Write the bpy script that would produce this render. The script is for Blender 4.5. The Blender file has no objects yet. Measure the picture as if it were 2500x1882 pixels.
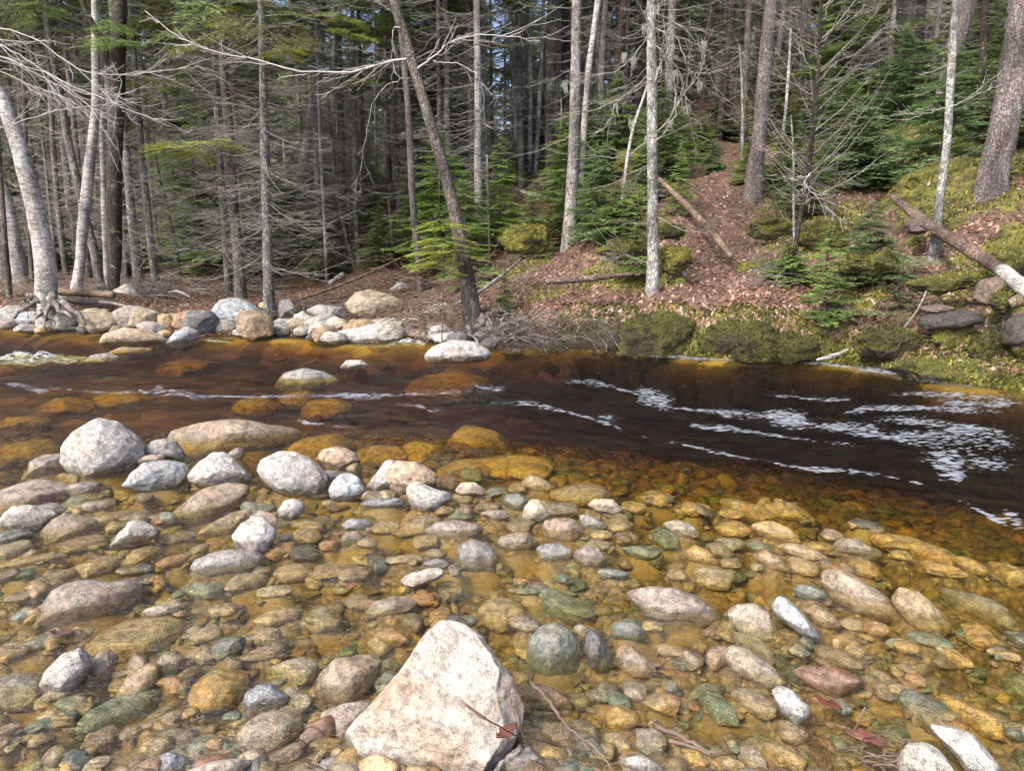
import bpy, math, random
import numpy as np
from math import radians as R, sin, cos, pi
sc = bpy.context.scene
# ---------------- camera, sky, sun, exposure ----------------
F, CW, CH, PITCH, CAMH = 1785.0, 1250.0, 941.0, R(10.5), 1.6
cam = bpy.data.cameras.new('camera'); camo = bpy.data.objects.new('camera', cam)
sc.collection.objects.link(camo); sc.camera = camo
camo.location = (0, 0, CAMH); camo.rotation_euler = (pi/2-PITCH, 0, 0)
cam.sensor_width = 36; cam.lens = 36*F/2500; cam.clip_end = 600; cam.clip_start = .05
SUN_EL, SUN_AZ = R(46), R(-138)      # azimuth measured from straight ahead, negative = left
w = bpy.data.worlds.new("World"); sc.world = w; w.use_nodes = True
wn = w.node_tree; sky = wn.nodes.new('ShaderNodeTexSky'); sky.sky_type = 'NISHITA'; sky.sun_disc = False
sky.sun_elevation = SUN_EL; sky.sun_rotation = SUN_AZ % (2*pi); sky.dust_density = 3.5; sky.air_density = .6; sky.ozone_density = .5
bg = wn.nodes['Background']; bg.inputs[1].default_value = .15
wn.links.new(sky.outputs[0], bg.inputs[0])
sl = bpy.data.lights.new('sun', 'SUN'); sl.energy = 1.5; sl.angle = R(12.0); sl.color = (1, .95, .87)
so = bpy.data.objects.new('sun', sl); sc.collection.objects.link(so)
from mathutils import Vector
sd = Vector((sin(SUN_AZ)*cos(SUN_EL), cos(SUN_AZ)*cos(SUN_EL), sin(SUN_EL)))
so.rotation_euler = sd.to_track_quat('Z', 'Y').to_euler()
vs = sc.view_settings; vs.view_transform = 'Standard'; vs.look = 'None'; vs.gamma = 1; vs.exposure = 1.42
sc.cycles.max_bounces = 7; sc.cycles.diffuse_bounces = 3; sc.cycles.glossy_bounces = 3
sc.cycles.transparent_max_bounces = 10; sc.cycles.use_denoising = True
sc.cycles.sample_clamp_direct = 8; sc.cycles.sample_clamp_indirect = 4; sc.cycles.caustics_reflective = False; sc.cycles.caustics_refractive = False
random.seed(7); rng = np.random.default_rng(11)

# ---------------- projection helpers (source-photo pixels to world points) ----------------
CROP = dict(A=(0,960,2.6333), B=(800,960,2.6333), C=(1600,960,2.4578), D=(0,1400,2.6333), E=(800,1400,2.6333),
            G=(1600,1400,2.4578), P=(0,0,1.85), Q=(600,0,1.85), S=(1200,0,1.85), T=(1800,0,1.6986), Z=(0,0,.8848))
def px(c, x, y):
    o = CROP[c]; return (o[0]+x/o[2], o[1]+y/o[2])
def ray(x, y):
    a = (x-CW)/F; b = -(y-CH)/F
    return a, cos(PITCH)+sin(PITCH)*b, -sin(PITCH)+cos(PITCH)*b
def at(x, y, Y):
    r = ray(x, y); t = Y/r[1]; return np.array((r[0]*t, Y, CAMH+r[2]*t))
def dep(x, y, Y): return Y/ray(x, y)[1]
def on(x, y, z=0.):
    r = ray(x, y); t = (z-CAMH)/r[2]; return np.array((r[0]*t, r[1]*t, z))
def proj(p):
    p = np.asarray(p, float); X = p[..., 0]; Yy = p[..., 1]; Z = p[..., 2]-CAMH
    d = Yy*cos(PITCH)-Z*sin(PITCH); b = Yy*sin(PITCH)+Z*cos(PITCH)
    return CW+F*X/d, CH-F*b/d, d

# ---------------- noise ----------------
def _h(ix, iy, iz, s):
    h = (ix.astype(np.int64)*374761393+iy.astype(np.int64)*668265263+iz.astype(np.int64)*2147483647+s*1274126177) & 0xffffffff
    h = ((h ^ (h >> 13))*1274126177) & 0xffffffff; h = ((h ^ (h >> 16))*2246822519) & 0xffffffff
    return ((h ^ (h >> 15)) & 0xffffff)/float(0xffffff)*2-1
def vn(p, s=0):
    p = np.asarray(p, float); i = np.floor(p); f = p-i; f = f*f*(3-2*f); i = i.astype(np.int64)
    r = 0
    for a in (0, 1):
        for b in (0, 1):
            for c in (0, 1):
                wgt = (f[:, 0] if a else 1-f[:, 0])*(f[:, 1] if b else 1-f[:, 1])*(f[:, 2] if c else 1-f[:, 2])
                r = r+wgt*_h(i[:, 0]+a, i[:, 1]+b, i[:, 2]+c, s)
    return r
def fbm(p, s=0, o=4):
    r = 0; a = 1.
    p = np.asarray(p, float)
    for k in range(o): r = r+a*vn(p*2**k+k*7.3, s+k); a *= .5
    return r
def n2(x, y, sc_, s=0, o=3):
    return fbm(np.stack([x*sc_, y*sc_, x*0+.5], -1), s, o)
def sstep(a, b, x):
    t = np.clip((x-a)/(b-a), 0, 1); return t*t*(3-2*t)

# ---------------- mesh building ----------------
def mk(name, V, T=None, Q=None, mat=None, parent=None, col=None, smooth=True, loc=None, attrs=None):
    V = np.asarray(V, np.float32).reshape(-1, 3)
    me = bpy.data.meshes.new(name); me.vertices.add(len(V)); me.vertices.foreach_set('co', V.ravel())
    T = np.zeros((0, 3), int) if T is None or len(T) == 0 else np.asarray(T)
    Q = np.zeros((0, 4), int) if Q is None or len(Q) == 0 else np.asarray(Q)
    loops = np.concatenate([T.ravel(), Q.ravel()]).astype(np.int32)
    tot = np.concatenate([np.full(len(T), 3), np.full(len(Q), 4)]).astype(np.int32)
    st = np.concatenate([[0], np.cumsum(tot)[:-1]]).astype(np.int32)
    me.loops.add(len(loops)); me.loops.foreach_set('vertex_index', loops)
    me.polygons.add(len(tot)); me.polygons.foreach_set('loop_start', st)
    me.polygons.foreach_set('use_smooth', np.full(len(tot), smooth))
    if col is not None:
        a = me.color_attributes.new('Col', 'FLOAT_COLOR', 'POINT')
        c = np.ones((len(V), 4), np.float32); c[:, :np.shape(col)[1]] = col; a.data.foreach_set('color', c.ravel())
    me.update(calc_edges=True); me.validate()
    if mat: me.materials.append(mat)
    o = bpy.data.objects.new(name, me); sc.collection.objects.link(o)
    if parent: o.parent = parent
    if loc is not None: o.location = loc
    return o
def tag(o, label=None, cat=None, group=None, kind=None):
    if label: o['label'] = label
    if cat: o['category'] = cat
    if group: o['group'] = group
    if kind: o['kind'] = kind
    return o
def empty(name, loc):
    o = bpy.data.objects.new(name, None); o.empty_display_size = .1; o.location = loc; sc.collection.objects.link(o); return o
class Geo:
    def __init__(s): s.V = []; s.Q = []; s.T = []; s.n = 0; s.C = []
    def add(s, V, T=None, Q=None, c=None):
        V = np.asarray(V)
        if T is not None and len(T): s.T.append(np.asarray(T)+s.n)
        if Q is not None and len(Q): s.Q.append(np.asarray(Q)+s.n)
        s.V.append(V); s.n += len(V)
        if c is not None: s.C.append(np.broadcast_to(np.asarray(c, float), (len(V), 3)))
    def tube(s, P, r, k=3, cap=True):
        P = np.asarray(P, float); n = len(P); r = np.broadcast_to(np.asarray(r, float), (n,))
        d = np.empty_like(P); d[1:-1] = P[2:]-P[:-2]; d[0] = P[1]-P[0]; d[-1] = P[-1]-P[-2]
        d /= np.linalg.norm(d, axis=1)[:, None]+1e-9
        m = np.abs(d.mean(0)); ref = np.eye(3)[int(np.argmin(m))]
        a = np.cross(d, ref); a /= np.linalg.norm(a, axis=1)[:, None]+1e-9; b = np.cross(d, a)
        th = np.arange(k)*2*pi/k
        V = P[:, None]+r[:, None, None]*(np.cos(th)[None, :, None]*a[:, None]+np.sin(th)[None, :, None]*b[:, None])
        i = np.arange(n-1)[:, None]*k; j = np.arange(k)[None]; j2 = (j+1) % k
        Q = np.stack([i+j, i+j2, i+k+j2, i+k+j], -1).reshape(-1, 4)
        V = V.reshape(-1, 3); T = None
        if cap:
            V = np.vstack([V, P[:1], P[-1:]]); c0 = n*k
            T = [(c0, (q+1) % k, q) for q in range(k)]+[(c0+1, (n-1)*k+q, (n-1)*k+(q+1) % k) for q in range(k)]
        s.add(V, T, Q)
    def build(s, name, mat, parent=None, loc=(0, 0, 0), smooth=True, objloc=None):
        if not s.V: return None
        V = np.vstack(s.V)-np.asarray(loc)
        return mk(name, V, np.vstack(s.T) if s.T else None, np.vstack(s.Q) if s.Q else None, mat, parent,
                  np.vstack(s.C) if s.C else None, smooth, objloc)
def curve(pts, n=12, jit=0.):
    P = np.asarray(pts, float); t = np.linspace(0, len(P)-1, n)
    out = np.stack([np.interp(t, np.arange(len(P)), P[:, k]) for k in range(P.shape[1])], -1)
    for _ in range(2): out[1:-1] = .5*out[1:-1]+.25*(out[2:]+out[:-2])
    if jit: out[1:-1, :3] += rng.normal(0, jit, (n-2, 3))
    return out
_ico = {}
def ico(sub):
    if sub in _ico: return _ico[sub]
    g = (1+5**.5)/2
    v = [(-1,g,0),(1,g,0),(-1,-g,0),(1,-g,0),(0,-1,g),(0,1,g),(0,-1,-g),(0,1,-g),(g,0,-1),(g,0,1),(-g,0,-1),(-g,0,1)]
    f = [(0,11,5),(0,5,1),(0,1,7),(0,7,10),(0,10,11),(1,5,9),(5,11,4),(11,10,2),(10,7,6),(7,1,8),(3,9,4),(3,4,2),(3,2,6),(3,6,8),(3,8,9),(4,9,5),(2,4,11),(6,2,10),(8,6,7),(9,8,1)]
    v = np.array(v, float); v /= np.linalg.norm(v, axis=1)[:, None]; f = np.array(f)
    for _ in range(sub):
        e = np.sort(np.vstack([f[:, [0, 1]], f[:, [1, 2]], f[:, [2, 0]]]), 1)
        u, inv = np.unique(e, axis=0, return_inverse=True); inv = inv.ravel()
        m = v[u[:, 0]]+v[u[:, 1]]; m /= np.linalg.norm(m, axis=1)[:, None]
        k = len(f); a, b, c = inv[:k]+len(v), inv[k:2*k]+len(v), inv[2*k:]+len(v); v = np.vstack([v, m])
        f = np.vstack([np.stack([f[:, 0], a, c], 1), np.stack([f[:, 1], b, a], 1), np.stack([f[:, 2], c, b], 1), np.stack([a, b, c], 1)])
    _ico[sub] = (v, f); return v, f

# ---------------- materials ----------------
class NT:
    def __init__(s, name, rough=.7):
        s.m = bpy.data.materials.new(name); s.m.use_nodes = True; s.t = s.m.node_tree; s.N = s.t.nodes
        s.b = s.N['Principled BSDF']; s.b.inputs['Roughness'].default_value = rough; s.out = s.N['Material Output']
    def n(s, ty, **kw):
        nd = s.N.new('ShaderNode'+ty)
        for k, v in kw.items():
            if k.startswith('i_'):
                key = k[2:]; key = int(key) if key.isdigit() else key.replace('_', ' ')
                s.set(nd.inputs[key], v)
            else: setattr(nd, k, v)
        return nd
    def set(s, sock, v):
        if hasattr(v, 'is_output') or isinstance(v, bpy.types.NodeSocket): s.t.links.new(v, sock)
        else: sock.default_value = v
    def noise(s, vec, scale, detail=4, rough=.55, dist=0, col=False):
        nd = s.n('TexNoise', i_Scale=scale, i_Detail=detail, i_Roughness=rough, i_Distortion=dist, i_Vector=vec)
        return nd.outputs[1 if col else 0]
    def ramp(s, f, lo, hi, a=0., b=1.):
        nd = s.n('MapRange', i_0=f, i_1=lo, i_2=hi, i_3=a, i_4=b); nd.clamp = True; return nd.outputs[0]
    def mix(s, f, a, b, mode='MIX'):
        nd = s.n('Mix'); nd.data_type = 'RGBA'; nd.blend_type = mode
        s.set(nd.inputs[0], f)
        for k, v in ((6, a), (7, b)):
            if isinstance(v, (tuple, list)) and len(v) == 3: v = (*v, 1)
            s.set(nd.inputs[k], v)
        return nd.outputs[2]
    def math(s, op, a, b=0.):
        nd = s.n('Math', operation=op); s.set(nd.inputs[0], a); s.set(nd.inputs[1], b); return nd.outputs[0]
    def mul(s, c, f): 
        nd = s.n('VectorMath', operation='SCALE'); s.set(nd.inputs[0], c); s.set(nd.inputs[3], f); return nd.outputs[0]
    def bump(s, h, d=.01, st=1., nrm=None):
        nd = s.n('Bump', i_Height=h, i_Distance=d, i_Strength=st)
        if nrm is not None: s.set(nd.inputs['Normal'], nrm)
        return nd.outputs[0]
    def map(s, vec, sc3): return s.n('Mapping', i_0=vec, i_3=sc3).outputs[0]
def objvec(t):
    tc = t.n('TexCoord').outputs['Object']; rnd = t.n('ObjectInfo').outputs['Random']
    v = t.n('VectorMath', operation='ADD'); t.set(v.inputs[0], tc)
    cb = t.n('CombineXYZ', i_0=t.math('MULTIPLY', rnd, 31.), i_1=t.math('MULTIPLY', rnd, 17.), i_2=t.math('MULTIPLY', rnd, 53.)).outputs[0]
    t.set(v.inputs[1], cb); return v.outputs[0]

def stone_mat(name, attr=False, band=0., scale=1., world=False, sp=1., stain=0.):
    t = NT(name)
    geo = t.n('NewGeometry')
    if attr:
        base = t.n('Attribute', attribute_name='Col').outputs['Color']; vec = geo.outputs['Position']; alpha = 0.
    else:
        oi = t.n('ObjectInfo'); base = oi.outputs['Color']; alpha = oi.outputs['Alpha']; vec = objvec(t)
    big = t.noise(vec, 7*scale, 3); mid = t.noise(vec, 28*scale, 5, .65); fine = t.noise(vec, 190*scale, 3, .7)
    vor = t.n('TexVoronoi', i_Vector=vec, i_Scale=230*scale).outputs['Color']
    sep = t.n('SeparateColor', i_0=vor).outputs[0]
    c = t.mul(base, t.ramp(mid, .36, .64, .52, 1.35))
    c = t.mix(t.ramp(big, .45, .68, 0, .55), c, t.mix(1., c, (.95, .74, .56), 'MULTIPLY'))
    if stain: c = t.mix(t.ramp(t.noise(vec, 4.5, 5, .65, .4), .46, .66, 0, .5), c, t.mix(1., c, (.80, .60, .42), 'MULTIPLY')); c = t.mul(c, t.ramp(t.noise(t.map(vec, (1, 1, 2.5)), 16, 6, .75, 1.), .36, .44, .72, 1))
    c = t.mul(c, t.ramp(fine, .35, .65, 1-.28*sp, 1+.22*sp))
    c = t.mul(c, t.ramp(sep, .05, .35, 1-.5*sp, 1.05))
    if band:
        wv = t.noise(t.map(vec, (1., 1., 4.)), band*.6, 5, .65, .8)
        c = t.mul(c, t.ramp(wv, .35, .65, .62, 1.25))
    crack = t.n('TexVoronoi', i_Vector=t.mix(.12, vec, t.noise(vec, 9*scale, 4, col=True)), i_Scale=6*scale, feature='DISTANCE_TO_EDGE').outputs[0]
    z = t.n('SeparateXYZ', i_0=geo.outputs['Position']).outputs[2]
    wl = t.math('ADD', t.math('MULTIPLY', t.noise(geo.outputs['Position'], 14, 3), .05), .015)
    wet = t.ramp(t.math('SUBTRACT', z, wl), -.006, .012, 1, 0)
    wet = t.math('MAXIMUM', wet, t.math('SUBTRACT', 1., alpha) if not attr else 0.)
    c = t.mul(c, t.ramp(wet, 0, 1, 1, .62))
    t.set(t.b.inputs['Base Color'], c)
    t.set(t.b.inputs['Roughness'], t.ramp(wet, 0, 1, .8, .2))
    h = t.math('ADD', t.math('MULTIPLY', mid, .8), t.math('MULTIPLY', fine, .28))
    h = t.math('ADD', h, t.math('MULTIPLY', t.ramp(crack, 0, .02, -1, 0), .12))
    t.set(t.b.inputs['Normal'], t.bump(h, .014/scale, .75)); return t.m
M = {}
M['granite'] = stone_mat('granite'); M['schist'] = stone_mat('schist', band=16); M['pebbles'] = stone_mat('pebble_stone', attr=True)
M['quartz'] = stone_mat('pale_stone', sp=.65, stain=1.); M['boulder'] = stone_mat('boulder_stone', scale=.45)

def bark_mat(name, c1, c2, c3, patch=.55, vs_=(1, 1, .25), sc_=15, bd=.03, horiz=False, scal=.45):
    t = NT(name, .9); v = objvec(t); vm = t.map(v, vs_)
    n = t.noise(vm, sc_, 6, .7, .3); p = t.noise(v, 6.5, 6, .75, .8); q = t.noise(v, 34, 4, .7)
    c = t.mix(t.ramp(n, .38, .62), tuple(q*.75 for q in c1), tuple(q*1.05 for q in c2))
    c = t.mix(t.ramp(p, patch-.02, patch+.03, 0, .9), c, tuple(q*1. for q in c3))
    c = t.mul(c, t.ramp(q, .35, .65, .6, 1.3))
    c = t.mul(c, t.ramp(t.noise(t.map(v, (1, 1, .35)), 3., 4, .6), .35, .65, .45, 1.3))
    vo = t.n('TexVoronoi', i_Vector=t.mix(.08, t.map(v, (1, 1, .4)), t.noise(v, 12, 3, col=True)), i_Scale=22., feature='DISTANCE_TO_EDGE').outputs[0]
    pl = t.ramp(vo, 0, .16); c = t.mul(c, t.ramp(pl, 0, 1, 1-scal, 1.1))
    if horiz:
        vh = t.map(v, (1, 1, 4.5)); hl = t.noise(vh, 5, 6, .75)
        c = t.mul(c, t.ramp(hl, .38, .50, .38, 1.05))
    z = t.n('SeparateXYZ', i_0=t.n('NewGeometry').outputs['Position']).outputs[2]
    t.set(t.b.inputs['Base Color'], c)
    t.set(t.b.inputs['Normal'], t.bump(t.math('ADD', t.math('ADD', n, t.math('MULTIPLY', q, .5)), t.math('MULTIPLY', pl, scal)), bd, 1.)); return t.m
M['grey'] = bark_mat('grey_bark', (.17, .15, .135), (.27, .25, .23), (.40, .41, .38), .56)
M['dark'] = bark_mat('dark_bark', (.04, .032, .028), (.09, .07, .055), (.27, .26, .23), .60, bd=.035)
M['brown'] = bark_mat('brown_bark', (.11, .085, .07), (.20, .17, .145), (.33, .33, .30), .58)
M['birch'] = bark_mat('birch_bark', (.42, .39, .36), (.60, .575, .545), (.28, .24, .21), .62, (1, 1, 3.), 9, .02, True, .12)
M['spruce'] = bark_mat('spruce_bark', (.17, .135, .125), (.31, .27, .26), (.40, .39, .38), .60, (1, 1, .6), 30, .03, False, .42)
M['lichen'] = bark_mat('lichen_bark', (.24, .23, .215), (.36, .35, .33), (.52, .54, .50), .52, (1, 1, .5), 14, .015)
M['patchy'] = bark_mat('patchy_bark', (.26, .25, .23), (.40, .385, .36), (.09, .05, .045), .55, (1, 1, .4), 12, .015)
M['dead'] = bark_mat('dead_wood', (.22, .15, .10), (.36, .27, .19), (.12, .09, .07), .62, (1, 1, .12), 24, .015)
M['driftwood'] = bark_mat('driftwood', (.19, .165, .15), (.34, .31, .285), (.10, .085, .075), .62, (1, 1, .4), 24, .012)
M['logbark'] = bark_mat('log_bark', (.14, .09, .07), (.25, .18, .145), (.34, .29, .25), .60, (1, 1, 1), 20, .02)
def flat(name, c, c2=None, rough=.9, s=12.):
    t = NT(name, rough); v = objvec(t); t.set(t.b.inputs['Base Color'], t.mix(t.ramp(t.noise(v, s, 3), .35, .65), c, c2 or c)); return t.m
M['twig'] = flat('bare_twig', (.13, .115, .10), (.28, .255, .23), s=3)
M['fartwig'] = flat('far_twig', (.28, .26, .24), (.46, .435, .40), s=2)
M['darktwig'] = flat('dark_twig', (.035, .028, .024), (.11, .085, .07), s=6)
M['paletwig'] = flat('pale_twig', (.42, .40, .38), (.58, .56, .54), s=3)
M['lichentwig'] = flat('lichen_twig', (.17, .16, .14), (.36, .365, .31), s=14)
M['beard'] = flat('beard_lichen', (.36, .38, .30), (.48, .50, .42))
M['browntwig'] = flat('brown_twig', (.10, .065, .05), (.22, .16, .12), s=6)
def leafmat(name, attr=True, trans=.4, rough=.6, var=.5, obj=False):
    t = NT(name, rough); nd = t.n('ObjectInfo'); v = t.n('NewGeometry').outputs['Position']
    base = t.n('Attribute', attribute_name='Col').outputs['Color'] if attr else nd.outputs['Color']
    c = t.mul(base, t.ramp(t.noise(v, 1.7, 3), .3, .7, 1-var*.6, 1+var))
    c = t.mix(t.ramp(t.noise(v, 6., 2), .5, .7, 0, .35), c, t.mix(1., c, (1.5, 1.15, .5), 'MULTIPLY')) if obj else c
    t.set(t.b.inputs['Base Color'], c)
    tr = t.n('BsdfTranslucent', i_0=c); mx = t.n('MixShader', i_0=trans)
    t.set(mx.inputs[1], t.b.outputs[0]); t.set(mx.inputs[2], tr.outputs[0]); t.set(t.out.inputs[0], mx.outputs[0]); return t.m
M['needles'] = leafmat('needles', attr=False, obj=True, trans=.35)
M['leaves'] = leafmat('dry_leaves', attr=True, trans=.15)
M['mosstuft'] = leafmat('moss_tufts', attr=True, trans=.3)
def moss_mat(name, k=1.):
    t = NT(name, .95); v = t.n('NewGeometry').outputs['Position']; nz = t.n('SeparateXYZ', i_0=t.n('NewGeometry').outputs['Normal']).outputs[2]
    a = t.noise(v, 2.2, 5, .6); b = t.noise(v, 38, 4, .7)
    g = t.mix(t.ramp(a, .35, .65), (.06, .065, .017), (.23, .225, .04)); g = t.mul(g, t.ramp(b, .3, .7, .45*k, 1.5*k)); g = t.mix(t.ramp(t.noise(v, 1.3, 4), .5, .62, 0, .7 if k < 1 else .2), g, (.06, .042, .028))
    rk = t.mul(t.mix(t.ramp(a, .4, .6), (.07, .06, .05), (.15, .125, .105)), t.ramp(b, .3, .7, .6, 1.3))
    f = t.ramp(t.math('ADD', nz, t.math('MULTIPLY', t.math('SUBTRACT', t.noise(v, 5, 5, .65), .5), 1.6)), -.75, -.3)
    t.set(t.b.inputs['Base Color'], t.mix(f, rk, g)); t.set(t.b.inputs['Normal'], t.bump(t.math('ADD', b, t.noise(v, 11, 4)), .05, 1)); return t.m
M['moss'] = moss_mat('mossy_rock'); M['bankmoss'] = moss_mat('dark_bank_moss', .55)
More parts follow.
